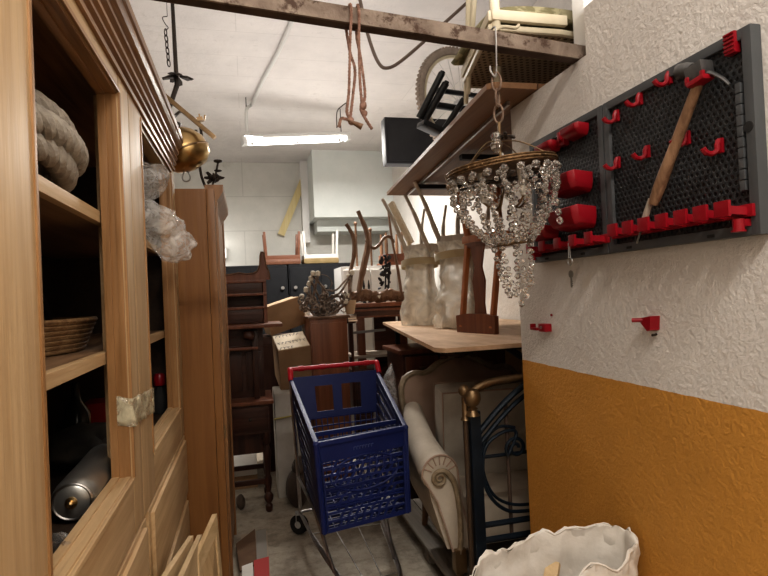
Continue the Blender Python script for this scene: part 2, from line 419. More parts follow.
single('hanging_cable', G().tube(spline([W(352, -30, y=2.5), W(360, 0, y=2.6), W(368, 35, y=2.6), W(378, 62, y=2.6), W(388, 68, y=2.6), W(405, 58, y=2.65), W(440, 27, y=2.7), W(472, -2, y=2.7), W(500, -30, y=2.7)], 6), .0085, 8),
       mat('grey_brown_cable', (.16, .12, .10), rough=.6), 'loose grey-brown cable sagging behind the rusty steel beam', 'cable')

def area(name, loc, size, power, col=(1, .95, .88), rot=(0, 0, 0), sy=None):
    l = bpy.data.lights.new(name, 'AREA'); l.energy = power; l.size = size; l.color = col
    if sy: l.shape = 'RECTANGLE'; l.size_y = sy
    o = bpy.data.objects.new(name, l); COL.objects.link(o); o.location = loc; o.rotation_euler = rot; return o
mid = (A_+B_)/2
area('lamp_far', (mid.x, mid.y, 3.10), 1.1, 145, (1, .96, .9), (0, 0, math.atan2(dr.y, dr.x)), .12)
area('fill_far_up', (mid.x, mid.y-1.3, 2.3), 2.2, 24, (1, .95, .9), (PI, 0, 0), 3.2)  # added fill without a fixture, brightens the far ceiling
area('lamp_wall', (-.6, 7.9, 2.2), .7, 2.5, (1, .97, .92), (PI/2, 0, 0), .1)
area('lamp_near', (.35, -.5, 3.42), 1.2, 58, (1, .93, .84), (0, 0, 0), .25)
area('fill_near_up', (.4, .8, 2.4), 1.4, 24, (1, .94, .88), (PI, 0, 0), 1.6)  # added fill aimed upward at the near ceiling, no lamp hangs here

# ================================================================ LEFT DISPLAY CABINET
XF = -.32
cb = thing('display_cabinet', 'tall unfinished pine display cabinet with two open-framed doors and moulded cornice', 'cabinet', (-.6, 1.8, 0))
obj('back_panel', G().box((-.86, .78, .05), (-.84, 2.82, 2.2)), pine_shaded, cb)
obj('side_panel', G().box((-.84, 2.80, 0), (XF-.052, 2.82, 2.2)), pine_shaded, cb)
obj('side_panel', G().box((-.84, .76, 0), (XF-.052, .78, 2.2)), pine_shaded, cb)
obj('top_board', G().box((-.86, .76, 2.18), (XF-.01, 2.82, 2.2)), pine_shaded, cb)
obj('bottom_board', G().box((-.84, .78, .955), (XF-.052, 2.80, .985)), pine_shaded, cb)
for z in (1.345, 1.728): sf = obj('shelf', G().box((-.84, .78, z), (-.40, 2.80, z+.03), .002), wood('shelf_wood_shaded%d' % int(z*100), (.17, .10, .055), (.25, .155, .09), axis='y'), cb); obj('edge_strip', G().box((-.40, .78, z-.001), (-.378, 2.80, z+.031), .002), pine_y, sf)  # shelf colour holds the interior shade; front strip keeps the plain pine tone
obj('face_frame', G().box((-.372, .76, 2.095), (XF-.006, 2.82, 2.19)).box((-.36, .76, 0), (XF-.012, 2.82, .955)).box((-.40, 1.70, .955), (-.373, 1.79, 2.1)), pine_y, cb)
def frame_door(y0, y1, z0, z1, a0, a1, b0, b1):
    d = bpy.data.objects.new('door', None); COL.objects.link(d); d.parent = cb; ORG[d.name] = ORG[cb.name]
    obj('stile', G().box((XF-.03, y0, z0), (XF, a0, z1), .002), pine_z, d); obj('stile', G().box((XF-.03, a1, z0), (XF, y1, z1), .002), pine_z, d)
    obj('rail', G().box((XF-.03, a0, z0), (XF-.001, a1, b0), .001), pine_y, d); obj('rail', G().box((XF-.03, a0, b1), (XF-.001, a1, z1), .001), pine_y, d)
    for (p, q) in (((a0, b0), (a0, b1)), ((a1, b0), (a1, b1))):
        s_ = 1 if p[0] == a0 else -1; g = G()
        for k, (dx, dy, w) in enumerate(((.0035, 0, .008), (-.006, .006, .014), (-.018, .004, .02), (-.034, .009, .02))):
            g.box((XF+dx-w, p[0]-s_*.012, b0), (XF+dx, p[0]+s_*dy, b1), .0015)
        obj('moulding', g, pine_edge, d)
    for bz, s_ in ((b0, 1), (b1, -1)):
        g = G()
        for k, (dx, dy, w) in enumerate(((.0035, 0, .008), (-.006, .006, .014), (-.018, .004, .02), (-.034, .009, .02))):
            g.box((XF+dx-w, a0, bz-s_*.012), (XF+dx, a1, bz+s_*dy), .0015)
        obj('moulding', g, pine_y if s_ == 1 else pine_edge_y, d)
    return d
frame_door(.79, 1.755, .875, 2.135, .985, 1.63, 1.03, 2.085)
frame_door(1.762, 2.818, .875, 2.135, 1.955, 2.70, 1.015, 2.11)
for y0, y1 in ((.82, 1.765), (1.84, 2.80)):
    for z0, z1 in ((.605, .85), (.33, .565), (.06, .29)):
        obj('drawer', G().box((XF-.02, y0-.015, z0-.015), (XF, y1+.012, z1+.015), .002).box((XF-.004, y0+.02, z0), (XF+.012, y1-.02, z1), .008), pine_y, cb)
prof = [(-.33, 2.135), (-.312, 2.135), (-.312, 2.15), (-.318, 2.158), (-.306, 2.166), (-.306, 2.176), (-.312, 2.182), (-.300, 2.19), (-.300, 2.202), (-.306, 2.208),
        (-.292, 2.218), (-.292, 2.23), (-.298, 2.236), (-.282, 2.248), (-.276, 2.262), (-.276, 2.27), (-.270, 2.275), (-.270, 2.302), (-.33, 2.302)]
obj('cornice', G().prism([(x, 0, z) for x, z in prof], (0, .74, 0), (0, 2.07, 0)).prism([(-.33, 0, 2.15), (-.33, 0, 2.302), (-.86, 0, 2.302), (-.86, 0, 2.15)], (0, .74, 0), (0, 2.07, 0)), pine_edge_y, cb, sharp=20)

# contents of the cabinet
path = []
for i in range(340):
    i = i/2; a = -2.2+i*.105; r = .105-.012*math.sin(i*.06)
    path.append(Vector((-.515+r*1.0*math.cos(a), 1.45+r*1.75*math.sin(a), 1.832+.125*i/170-.036*math.sin(a))))
g = G()
for st in twist_rope(path, .030, 3, .11): g.tube(st, .0162, 8)
single('coiled_rope', g, rope_m, 'thick pale twisted rope coiled on the top shelf of the pine cabinet', 'rope')
g = G().ico((-.745, 1.62, 1.905), .14, 4, (.55, 1.9, 1.15)).crumple(.03, 9, 2)
for v in g.b.verts: v.co.z = max(v.co.z, 1.761); v.co.x = max(v.co.x, -.835)
single('wrapped_bundle', g, mat('grey_wrap', (.10, .09, .075), (.2, .18, .155), scale=7, rough=.7), 'grey crumpled bundle behind the coiled rope on the top shelf', 'bundle')
bt = thing('wicker_basket', 'dark oval wicker basket lying on the middle cabinet shelf', 'basket', (-.6, 1.75, 1.378))
g = G()
for k in range(7): g.tube([(-.6+.13*(1+.04*k)*math.cos(a), 1.74+.2*(1+.04*k)*math.sin(a), 1.386+.013*k) for a in [2*PI*j/28 for j in range(28)]], .0085, 6, closed=True)
obj('body', g, mat('dark_wicker', (.15, .08, .035), (.27, .17, .08), scale=40, rough=.8, bump=.5), bt)
obj('handle', G().tube(spline([(-.6, 1.56, 1.45), (-.6, 1.63, 1.53), (-.6, 1.74, 1.56), (-.6, 1.86, 1.53), (-.6, 1.92, 1.45)]), .011, 6), iron, bt)
obj('bowl', G().lathe([(.12, 0), (.15, .02), (.17, .07)], (-.6, 1.74, 1.379), 20, sc=(.85, 1.25, 1)), iron, bt, solid=.004)
# steel siphon canister
cn = thing('gas_canister', 'silver cylinder canister with a domed end lying on the cabinet bottom', 'canister', (-.5, 1.6, 1.03))
ax = Vector((-.03, .93, 0)).normalized(); rq = Vector((0, 0, 1)).rotation_difference(ax).to_matrix()
c0 = Vector((-.425, W(73, 508, x=-.425).y, 1.038))
obj('body', G().lathe([(.018, -.012), (.035, -.008), (.044, 0), (.05, .012), (.0515, .03), (.0515, .34), (.04, .37), (.01, .38)], c0, 28, rq), mat('dull_silver', (.33, .33, .32), (.42, .42, .4), metal=.85, rough=.38, scale=5), cn)
obj('rim', G().tube([c0+rq @ Vector((.042*math.cos(a), .042*math.sin(a), -.004)) for a in [2*PI*k/28 for k in range(28)]], .0035, 6, closed=True), chrome, cn)
obj('valve', G().lathe([(.004, -.034), (.008, -.03), (.008, -.018), (.014, -.016), (.014, -.006), (.02, -.004)], c0, 16, rq), brass, cn)
g = G().lathe([(.0, 0), (.03, .002), (.012, .022), (.008, .05), (.0075, .055)], W(58, 548, x=-.39)-Vector((0, 0, .0)), 16, Euler((1.2, .3, .5)).to_matrix())
single('glass_funnel', g, crystal, 'small clear glass stopper lying below the silver canister', 'stopper')
for nm, px, py, x, mt, lb, r, h in (('red_box', 100, 408, -.62, red, 'dull red plastic box at the back of the lower cabinet shelf space', .05, .08),):
    p = W(px, py, x=x); single('plastic_box', G().box((p.x-.06, p.y-.06, .985), (p.x+.06, p.y+.1, p.z+.03), .012), mat('dull_red', (.28, .01, .012), rough=.5), lb, 'box')
p = W(161, 416, x=-.42)
bo = thing('spray_bottle', 'red-capped bottle standing behind the far cabinet door', 'bottle', (p.x, p.y, .985))
obj('body', G().lathe([(.035, 0), (.038, .01), (.038, .08), (.016, .12), (.014, .13)], (p.x, p.y, .985), 18), rubber, bo)
obj('cap', G().lathe([(.026, .13), (.028, .135), (.028, .17), (.02, .185), (.001, .187)], (p.x, p.y, .985), 18), red, bo)
for k, (x, y, r, h, lb) in enumerate(((-.68, 1.75, .05, .26, 'tall dark glass bottle at the back of the lowest cabinet shelf'), (-.72, 1.50, .06, .2, 'squat dark jar behind the silver canister'),
                                      (-.60, 2.15, .045, .24, 'dark bottle standing past the middle of the lowest shelf'))):
    single('glass_jar' if k == 1 else 'glass_bottle', G().lathe([(r*.9, 0), (r, .01), (r, h*.6), (r*.35, h*.8), (r*.3, h), (r*.36, h+.01)], (x, y, .985), 18),
           mat('dark_glass%d' % k, (.02, .022, .016), rough=.12), lb, 'jar' if k == 1 else 'bottle')
g = G().ico((-.55, 2.0, 1.05), .07, 3, (1.3, 2.2, .9)).crumple(.03, 12, 5)
for v in g.b.verts: v.co.z = max(v.co.z, .986)
single('cloth_bundle', g, mat('dark_cloth', (.03, .028, .022), (.06, .05, .04), rough=.95), 'dark crumpled cloth heaped behind the canister in the lower compartment', 'cloth')

# plastic bags poking out of the far door
def bag(name, pts, rad, label, seed, amp=.028, material=film):
    g = G(); pts_ = spline(pts, 5); n = len(pts_); rr = []
    for i in range(n):
        t_ = i/(n-1)*(len(rad)-1); k = min(int(t_), len(rad)-2); rr.append(rad[k]*(1-(t_-k))+rad[k+1]*(t_-k))
    g.tube(pts_, rr, 30, cap=True); bmesh.ops.subdivide_edges(g.b, edges=g.b.edges, cuts=2, use_grid_fill=True)
    g.crumple(amp, 9, seed); g.crumple(amp*.35, 24, seed+2)
    return single(name, g, material, label, 'bag', sharp=0)
bag('plastic_bag', [(-.44, 2.10, 1.90), (-.37, 2.06, 1.92), (-.31, 2.04, 1.93), (-.28, 2.0, 1.95)], [.05, .06, .06, .03], 'clear plastic bag bulging from the top of the far cabinet door window', 3, .02)
bag('plastic_bag', [(-.46, 2.0, 1.80), (-.37, 2.02, 1.81), (-.30, 2.10, 1.775), (-.25, 2.16, 1.72), (-.225, 2.18, 1.67)], [.05, .055, .065, .07, .045], 'long clear plastic bag drooping out of the far cabinet door', 9, .03)

# tape joining the doors
def tapef(u, v):
    z = 1.255-.078*v-.03*u+.006*noise.noise(Vector((u*9, v*3, 0)))
    if u < .2: return Vector((-.366+(XF+.008+.366)*u/.2, 1.622, z))
    w = (u-.2)/.8; return Vector((XF+.008+.004*math.sin(u*19)*math.sin(v*5), 1.622+.33*w, z))
g = G().grid(tapef, 36, 6)
single('packing_tape', g, tape_f, 'strip of wrinkled translucent packing tape joining the two cabinet doors', 'tape', sharp=0, solid=.0006)

# ---------------------------------------------------------------- raw boards leaning in front
def panel(name, quad, thick, label, material=raw, frame=None, cat='panel', nrm=None):
    q = [Vector(p) for p in quad]; n = (q[1]-q[0]).cross(q[3]-q[0]).normalized()*thick
    root = thing(name, label, cat, tuple(q[0]))
    if not frame:
        o = obj('board', G().prism(q, (0, 0, 0), n), material, root); return root
    c = (q[0]+q[1]+q[2]+q[3])/4; inn = [p+(c-p)*frame for p in q]
    for i in range(4):
        j = (i+1) % 4; obj('frame_rail', G().prism([q[i], q[j], inn[j], inn[i]], (0, 0, 0), n), material, root)
    obj('infill', G().prism(inn, n*.35, n*.3), pine_z, root)
    return root
a1, a0 = Vector((-.262, 2.30, .585)), Vector((-.285, 1.72, .70))
panel('drawer_front', [(-.285, 1.72, .02), (-.262, 2.30, .0), a1, a0], .018, 'raw pine board leaning nearest against the cabinet drawers', raw)
panel('drawer_front', [(-.235, 1.80, .0), (-.222, 2.36, .0), (-.236, 2.36, .56), (-.25, 1.80, .65)], .018, 'raw pine board leaning second from the cabinet drawers', raw)
panel('cupboard_door', [(-.21, 1.98, 0), (-.148, 2.36, 0), (-.175, 2.36, .635), (-.236, 2.2, .55)], .02, 'pale pine framed door panel leaning before the tall wardrobe', raw, frame=.22)

# ================================================================ WARDROBE
wd = thing('wardrobe', 'tall orange-brown wooden wardrobe seen from its side', 'wardrobe', (-.4, 3.3, 0))
obj('side_panel', G().box((-.72, 2.9, 0), (-.182, 2.93, 2.07)), beech, wd)
obj('corner_post', G().box((-.180, 2.893, 0), (-.142, 2.95, 2.07), .004), beech, wd)
obj('carcass', G().box((-.72, 2.93, 0), (-.16, 3.72, 2.07)), beech, wd)
obj('door', G().box((-.16, 2.96, .08), (-.138, 3.34, 2.0), .004), beech, wd)
obj('door', G().box((-.16, 3.345, .08), (-.138, 3.70, 2.0), .004), beech, wd)
for ya, yb_ in ((2.955, 2.985), (3.68, 3.72)): obj('moulding', G().box((-.15, ya, .0), (-.128, yb_, 2.04), .004), beech_d, wd)
pf = [(-.19, 1.985), (-.136, 1.985), (-.128, 2.0), (-.134, 2.012), (-.118, 2.035), (-.10, 2.065), (-.098, 2.10), (-.19, 2.10)]
obj('cornice', G().prism([(x, 0, z) for x, z in pf], (0, 2.945, 0), (0, .80, 0)), beech_d, wd, sharp=20)
for hz in (1.28, .8): obj('hinge', G().box((-.142, 2.945, hz), (-.134, 2.96, hz+.06)), brass_d, wd)

# hanging brass lamp behind the cornice
bl = thing('brass_oil_lamp', 'hanging brass bowl lamp with dark iron arms above the wardrobe', 'lamp', (-.33, 3.0, 2.3))
rt = Euler((.0, -.42, 0)).to_matrix()
bc = W(184, 150, y=3.0)
obj('bowl', G().lathe([(.004, -.11), (.03, -.108), (.085, -.09), (.115, -.055), (.122, -.02), (.118, .03), (.09, .075), (.06, .10)], bc, 32, rt), brass, bl)
obj('band', G().tube([bc+rt @ Vector((.123*math.cos(a), .123*math.sin(a), -.018)) for a in [2*PI*k/32 for k in range(32)]], .005, 6, closed=True), brass_d, bl)
obj('neck', G().lathe([(.06, .095), (.035, .11), (.05, .13), (.03, .15), (.045, .175), (.02, .2)], bc, 16, rt), iron, bl)
top = W(177, 85, y=3.0)
obj('stem', G().tube([bc+rt @ Vector((0, 0, .19)), top, W(176, 70, y=3.0), W(172, -5, y=3.0), (-.31, 3.0, 3.5)], [.011, .013, .011, .009, .009], 8), iron, bl)
g = G(); lc = W(177, 76, y=3.0)
for k in range(9):
    a = 2*PI*k/9; d = Vector((math.cos(a), math.sin(a)*.8, -.15+.2*math.sin(k*2.2)))
    g.ico(lc+d*.045, .026, 1, (1.35, .6, .3), Euler((0, .3, a)).to_matrix())
obj('leaf_rosette', g.crumple(.01, 30, 1), iron, bl)
for k in range(3):
    a = k*2.1+.5; g = G().tube(spline([bc+rt @ Vector((0, 0, .15)), bc+rt @ Vector((.09*math.cos(a), .09*math.sin(a), .2)), bc+rt @ Vector((.15*math.cos(a), .15*math.sin(a), .12)), bc+rt @ Vector((.13*math.cos(a), .13*math.sin(a), .04))], 5), .008, 6)
    obj('arm', g, iron, bl)
obj('drop', G().tube([bc+rt @ Vector((.03, 0, -.11))+Vector((0, 0, -.0)), W(186, 172, y=3.0)], .0015, 4).tube([W(186, 170, y=3.)+Vector((.018*math.sin(a)*(1-.45*math.cos(a)), 0, .03*math.cos(a)-.03)) for a in [2*PI*k/16 for k in range(16)]], .0035, 5, closed=True), steel, bl)
def chain(pts, link=.03, r=.003, wide=.009):
    """alternating links along a straight line between two points"""
    p, q = Vector(pts[0]), Vector(pts[1]); n = max(2, int((q-p).length/(link*.78))); d = (q-p).normalized(); s1 = d.orthogonal().normalized(); s2 = d.cross(s1); out = []
    for i in range(n):
        c = p.lerp(q, (i+.5)/n); s_ = s1 if i % 2 else s2
        out.append([c+d*(link*.5*math.cos(a))+s_*(wide*math.sin(a)) for a in [2*PI*k/14 for k in range(14)]])
    return out
ch = thing('hanging_chain', 'thin dark chain with an S hook hanging beside the brass lamp', 'chain', tuple(W(166, 40, y=3.05)))
a_, b_ = W(165, 20, y=3.05), W(169, 66, y=3.05)
obj('hook', G().tube(spline([a_+Vector((.012, 0, .02)), a_+Vector((-.012, 0, .012)), a_+Vector((0, 0, -.02)), a_+Vector((.014, 0, -.04)), a_+Vector((.0, 0, -.055))], 6), .0025, 5).tube([a_+Vector((.012, 0, .02)), (a_.x+.01, a_.y, 3.5)], .0015, 4), iron, ch)
for L_ in chain([a_+Vector((0, 0, -.05)), b_], .04, .003): obj('link', G().tube(L_, .003, 5, closed=True), iron, ch)
st = thing('wooden_bar', 'gilt wooden frame bar slanting beside the brass lamp', 'bar', tuple(W(180, 108, y=2.93)))
obj('bar', G().bar(W(144, 78, y=2.95), W(215, 138, y=2.9), .03, .022, bev=.003), brass_d, st)
obj('hook', G().bar(W(197, 120, y=2.9), W(203, 119, y=2.9), .03, .02).bar(W(200, 119, y=2.9), W(199, 114, y=2.9), .008, .008).bar(W(204, 121, y=2.9), W(205, 115, y=2.9), .008, .008), brass_d, st)
# wrought iron rose on the wardrobe
ri = thing('iron_candle_holder', 'black wrought iron flower candle holder standing on the wardrobe', 'candle holder', tuple(W(210, 188, y=3.05)))
b0 = W(209, 190, y=3.05); b0.z = 2.07
obj('stem', G().tube(spline([b0, W(203, 181, y=3.05), W(200, 168, y=3.05), W(199, 150, y=3.05), W(196, 130, y=3.05)], 5), .008, 6).tube([b0, W(215, 178, y=3.05), W(218, 163, y=3.05)], .006, 6).lathe([(.04, 0), (.04, .006), (.01, .012)], b0, 14), iron, ri)
g = G(); rc = W(214, 178, y=3.05)
for k in range(8):
    a = 2*PI*k/8; g.ico(rc+Vector((math.cos(a)*.03, .02*math.sin(a), .012*math.sin(a*2))), .02, 1, (1.3, .6, .5), Euler((.3, a, 0)).to_matrix())
obj('flower', g.crumple(.006, 40, 3), iron, ri)
obj('drip_pan', G().lathe([(.004, 0), (.02, .005), (.02, .009)], W(218, 172, y=3.05), 12), iron, ri)
obj('candle_cup', G().lathe([(.005, 0), (.022, .006), (.022, .014)], W(218, 163, y=3.05), 12), iron, ri)
# ================================================================ PEGBOARDS ON THE RIGHT WALL
PX = 1.075
def pegboard(y0, y1, z0, z1, label, ruler=False):
    t = thing('pegboard', label, 'pegboard', (1.09, (y0+y1)/2, z0), 'grey framed pegboards on the right wall')
    rim = .024
    obj('frame', G().box((PX-.004, y0, z0), (1.1, y0+rim, z1), .003).box((PX-.004, y1-rim, z0), (1.1, y1, z1), .003)
        .box((PX-.004, y0+rim-.004, z0), (1.1, y1-rim+.004, z0+rim), .003).box((PX-.004, y0+rim-.004, z1-rim), (1.1, y1-rim+.004, z1), .003), frame_g, t)
    obj('panel', G().box((PX+.006, y0+rim, z0+rim), (1.099, y1-rim, z1-rim)), peg_m, t)
    for zz in (z0+.006, ):
        for yy in (y0+.12, y1-.1): obj('slot', G().box((PX-.006, yy, zz), (PX, yy+.02, zz+.007)), rubber, t)
    if ruler:
        g = G()
        for k in range(10): g.box((PX-.006, y0+.030, z0+.10+k*.024), (PX+.008, y0+.044, z0+.122+k*.024), .001)
        obj('ruler_strip', g, frame_g, t)
        obj('grip_hole', G().tube([(PX-.0055, y0+.016, z0+.235), (PX+.008, y0+.016, z0+.235)], .012, 16), rubber, t)
    return t
pegboard(.945, 1.452, 1.592, 2.046, 'grey-framed black pegboard holding the hammer, nearest the camera', True)
pegboard(1.457, 1.90, 1.592, 2.046, 'grey-framed black pegboard holding the red bins, behind the chandelier')

hooks = [(1.395, 1.985, 'topmost left one of the hammer pegboard, leftmost of the top row'), (1.295, 2.0, 'middle of the top row left of the hammer'), (1.185, 2.015, 'right of the top row next to the hammer head'),
         (1.40, 1.848, 'leftmost of the lower row of the hammer pegboard'), (1.277, 1.848, 'second in the lower row left of the hammer handle'), (1.137, 1.846, 'lower row touching right side of the hammer handle'), (1.042, 1.80, 'lower row near the ruler strip of the pegboard')]
hl = ['small red J-shaped hook in the top row, farthest left on the hammer pegboard', 'small red J-shaped hook in the middle of the top row', 'small red J-shaped hook in the top row beside the hammer head',
      'small red J-shaped hook in the lower row, farthest left', 'small red J-shaped hook in the lower row, second from left', 'small red J-shaped hook right against the hammer handle', 'small red J-shaped hook in the lower row near the ruler strip']
hk0 = None
for (y, z, _), lb in zip(hooks, hl):
    if hk0 is None:
        hk0 = thing('tool_hook', lb, 'hook', (PX, y, z), 'red hooks on the pegboard', scale=.82)
        ORG[hk0.name] = Vector((0, 0, 0))
        o = obj('plate', G().box((-.004, -.011, -.012), (.006, .011, .03), .003), red, hk0)
        obj('prong', G().tube(spline([(0, 0, .026), (-.008, 0, .012), (-.01, 0, -.004), (-.02, .006, -.012), (-.036, .01, -.008), (-.046, .012, .004)], 5), [.0075]*20+[.0085]*6, 8), red, hk0)
    else: dup(hk0, (PX, y, z), label=lb)
cl = thing('ribbed_clip', 'ribbed red plastic clip in the top right corner of the pegboard', 'clip', (PX, 1.0, 2.0))
p = W(733, 42, x=PX)
obj('body', G().box((PX-.012, p.y-.014, p.z-.028), (PX+.006, p.y+.014, p.z+.02), .003), red, cl)
for k in range(5): obj('rib', G().box((PX-.015, p.y-.013, p.z-.022+k*.009), (PX-.01, p.y+.013, p.z-.018+k*.009), .001), red, cl)

# open fronted bins
def bin_(cy, cz, w, h, d, label, tilt=0):
    t = thing('storage_bin', label, 'bin', (PX, cy, cz), 'red bins on the pegboard')
    x1 = PX-.001
    g = G()
    def ringpts(s, z, front):
        return [(x1, cy-w/2*s, cz+z), (x1, cy+w/2*s, cz+z), (x1-front*.8, cy+w/2*s*.98, cz+z+h*.12), (x1-front, cy+w/2*s*.82, cz+z+h*.05), (x1-front, cy-w/2*s*.82, cz+z+h*.05), (x1-front*.8, cy-w/2*s*.98, cz+z+h*.12)]
    lv = [(.78, -h/2, d*.5), (.92, -h/2+.01, d*.8), (1, 0, d*.95), (1, h/2, d)]
    rings = [[g.b.verts.new(p) for p in ringpts(*a)] for a in lv]
    inner = [[g.b.verts.new(Vector(p)*1) for p in ringpts(a[0]*.93, a[1]+(.004 if k == 0 else 0), a[2]*.9)] for k, a in enumerate([(.8, -h/2+.004, d*.5), (1, h/2, d)])]
    for A_, B2 in zip(rings, rings[1:]):
        for k in range(6): g.b.faces.new((A_[k], A_[(k+1) % 6], B2[(k+1) % 6], B2[k]))
    g.b.faces.new(rings[0])
    for k in range(6):
        g.b.faces.new((rings[-1][k], rings[-1][(k+1) % 6], inner[1][(k+1) % 6], inner[1][k])); g.b.faces.new((inner[1][k], inner[1][(k+1) % 6], inner[0][(k+1) % 6], inner[0][k]))
    g.b.faces.new(inner[0][::-1])
    o = obj('body', g, red, t, sharp=50)
    md = o.modifiers.new('b', 'BEVEL'); md.width = .003; md.segments = 2; md.limit_method = 'ANGLE'
    return t
bin_(1.60, 1.825, .165, .062, .085, 'larger red storage bin above, in the middle of the pegboard')
bin_(1.59, 1.712, .165, .066, .085, 'larger red storage bin right above the red tool rack')
bin_(1.79, 1.688, .13, .045, .07, 'short red bin at the lower left end beside the tool rack')
bin_(1.575, 1.995, .10, .036, .05, 'small red bin at the top of the pegboard near its middle seam')
bin_(1.74, 1.985, .11, .034, .05, 'small red bin at the top of the pegboard, behind the chandelier ring')
c2_ = thing('ribbed_clip', 'small red plastic clip between the two top bins', 'clip', (PX, 1.66, 2.0))
obj('body', G().box((PX-.02, 1.64, 1.975), (PX+.002, 1.68, 2.0), .006), red, c2_)
obj('tab', G().box((PX-.03, 1.652, 1.99), (PX-.01, 1.668, 2.022), .004), red, c2_)

# tool racks
def rack(ys, y0, y1, z, label, bw=.03, grow=0):
    t = thing('tool_rack', label, 'rack', (PX, (y0+y1)/2, z), 'red comb racks along the pegboard bottom')
    obj('strip', G().box((PX-.012, y0, z-.016), (PX+.002, y1, z+.012), .003), red, t)
    for i, y in enumerate(ys):
        g = G().prism([(0, -bw/2, -.012), (0, -bw/2, .006), (0, bw/2, .006), (0, bw/2, -.012)], (PX-.01, y, z), (-.045, .006, .004))
        g.obox((PX-.056, y+.004, z+.004), (.008, bw*1.15, .036), None, .002)
        obj('prong', g, red, t)
    return t
rack([.985, 1.045, 1.105, 1.168, 1.232, 1.295, 1.36], .955, 1.43, 1.648, 'red plastic comb tool rack below the hammer', .034)
rack([1.475, 1.56, 1.65, 1.75, 1.84], 1.445, 1.895, 1.640, 'red plastic comb tool rack holding the hanging key', .03)
for y, s_, lb in ((.975, 1, 'red peg under the near end of the tool rack'), (1.862, .7, 'red peg under the far end of the tool rack')):
    k_ = thing('rack_peg', lb, 'peg', (PX, y, 1.61)); obj('plug', G().tube([(PX-.03, y, 1.628), (PX-.03, y, 1.604)], .012*s_, 14).tube([(PX-.03, y, 1.604), (PX-.03, y, 1.60)], .015*s_, 14), red, k_)
    obj('bracket', G().box((PX-.034, y-.008, 1.612), (PX+.002, y+.008, 1.628), .002), red, k_)

# hammer
hm = thing('hammer', 'old hammer with worn wooden handle hanging on the pegboard', 'hammer', (1.05, 1.15, 1.85))
p0, p1 = W(653, 204, x=1.042), W(701, 76, x=1.052)
n = 9; pts = [p0.lerp(p1, i/n) for i in range(n+1)]
obj('handle', G().tube(pts, [.0125, .015, .0155, .0145, .0135, .013, .013, .0125, .012, .0115], 14), wood('worn_handle', (.16, .085, .045), (.36, .22, .13), axis='z', rough=.6, scale=5), hm)
hc = W(699, 72, x=1.05); dy = (p1-p0).normalized().cross(Vector((1, 0, 0))).normalized()
if dy.y < 0: dy = -dy
ham_m = mat('hammer_steel', (.12, .12, .12), (.2, .2, .2), metal=.8, rough=.45, scale=20)
g = G().obox(hc, (.036, .05, .036), Matrix.Rotation(-.12, 3, 'X'), .004)
g.tube([hc+dy*.02, hc+dy*.045+Vector((0, 0, -.004)), hc+dy*.065+Vector((0, 0, -.012))], [.017, .019, .021], 12)
g.prism([(-.011, 0, .01), (.011, 0, .01), (.011, 0, -.008), (-.011, 0, -.008)], hc-dy*.015, -dy*.02)
g.tube(spline([hc-dy*.02, hc-dy*.045+Vector((0, 0, .004)), hc-dy*.075+Vector((0, 0, -.002)), hc-dy*.095+Vector((0, 0, -.012))], 4), [.011-.0006*i for i in range(13)], 8, flat=.6)
obj('head', g, ham_m, hm)
hh = thing('tool_holder', 'red plastic cradle under the hammer head', 'holder', tuple(hc))
obj('cradle', G().obox(hc+Vector((-.008, -.01, -.026)), (.034, .05, .012), Matrix.Rotation(-.12, 3, 'X'), .004).obox(hc+Vector((-.019, .016, -.018)), (.008, .010, .02), None, .003).obox(hc+Vector((-.019, -.028, -.018)), (.008, .010, .02), None, .003), red, hh)
cz = thing('chisel', 'small worn wooden chisel standing in the red tool rack', 'chisel', (1.04, 1.28, 1.66))
q0, q1 = W(643, 224, x=1.035), W(651, 199, x=1.04)
obj('handle', G().tube([q0, q0.lerp(q1, .5), q1], [.007, .0085, .007], 10), wood('grey_handle', (.3, .25, .2), (.5, .44, .37), axis='z'), cz)
obj('blade', G().bar(q0, q0+(q0-q1)*.8, .006, .002), steel, cz)
# key
kr = W(569, 243, x=1.035); ky = thing('door_key', 'single key on a split ring hanging from the red tool rack', 'key', tuple(kr))
k1 = W(570, 262, x=1.035); k2 = W(571, 274, x=1.035)
obj('wire', G().tube([kr+Vector((.0, .004, 0)), k1+Vector((0, .007, .012))], .0015, 5).tube([kr+Vector((0, -.002, 0)), k1+Vector((0, -.004, .012))], .0015, 5), steel, ky)
obj('split_ring', G().tube(ring(k1+Vector((0, 0, .002)), .0125, 20, (0, 1, 0), (0, 0, 1)), .0016, 6, closed=True), steel, ky)
obj('bow', G().tube([k2+Vector((-.0015, 0, 0)), k2+Vector((.0015, 0, 0))], .0125, 16), mat('key_metal', (.28, .27, .24), metal=.8, rough=.4), ky)
g = G().obox(k2+Vector((0, 0, -.026)), (.003, .006, .036))
for k in range(3): g.obox(k2+Vector((0, -.004, -.024-k*.007)), (.003, .006, .003))
obj('shank', g, mat('key_metal2', (.28, .27, .24), metal=.8, rough=.4), ky)
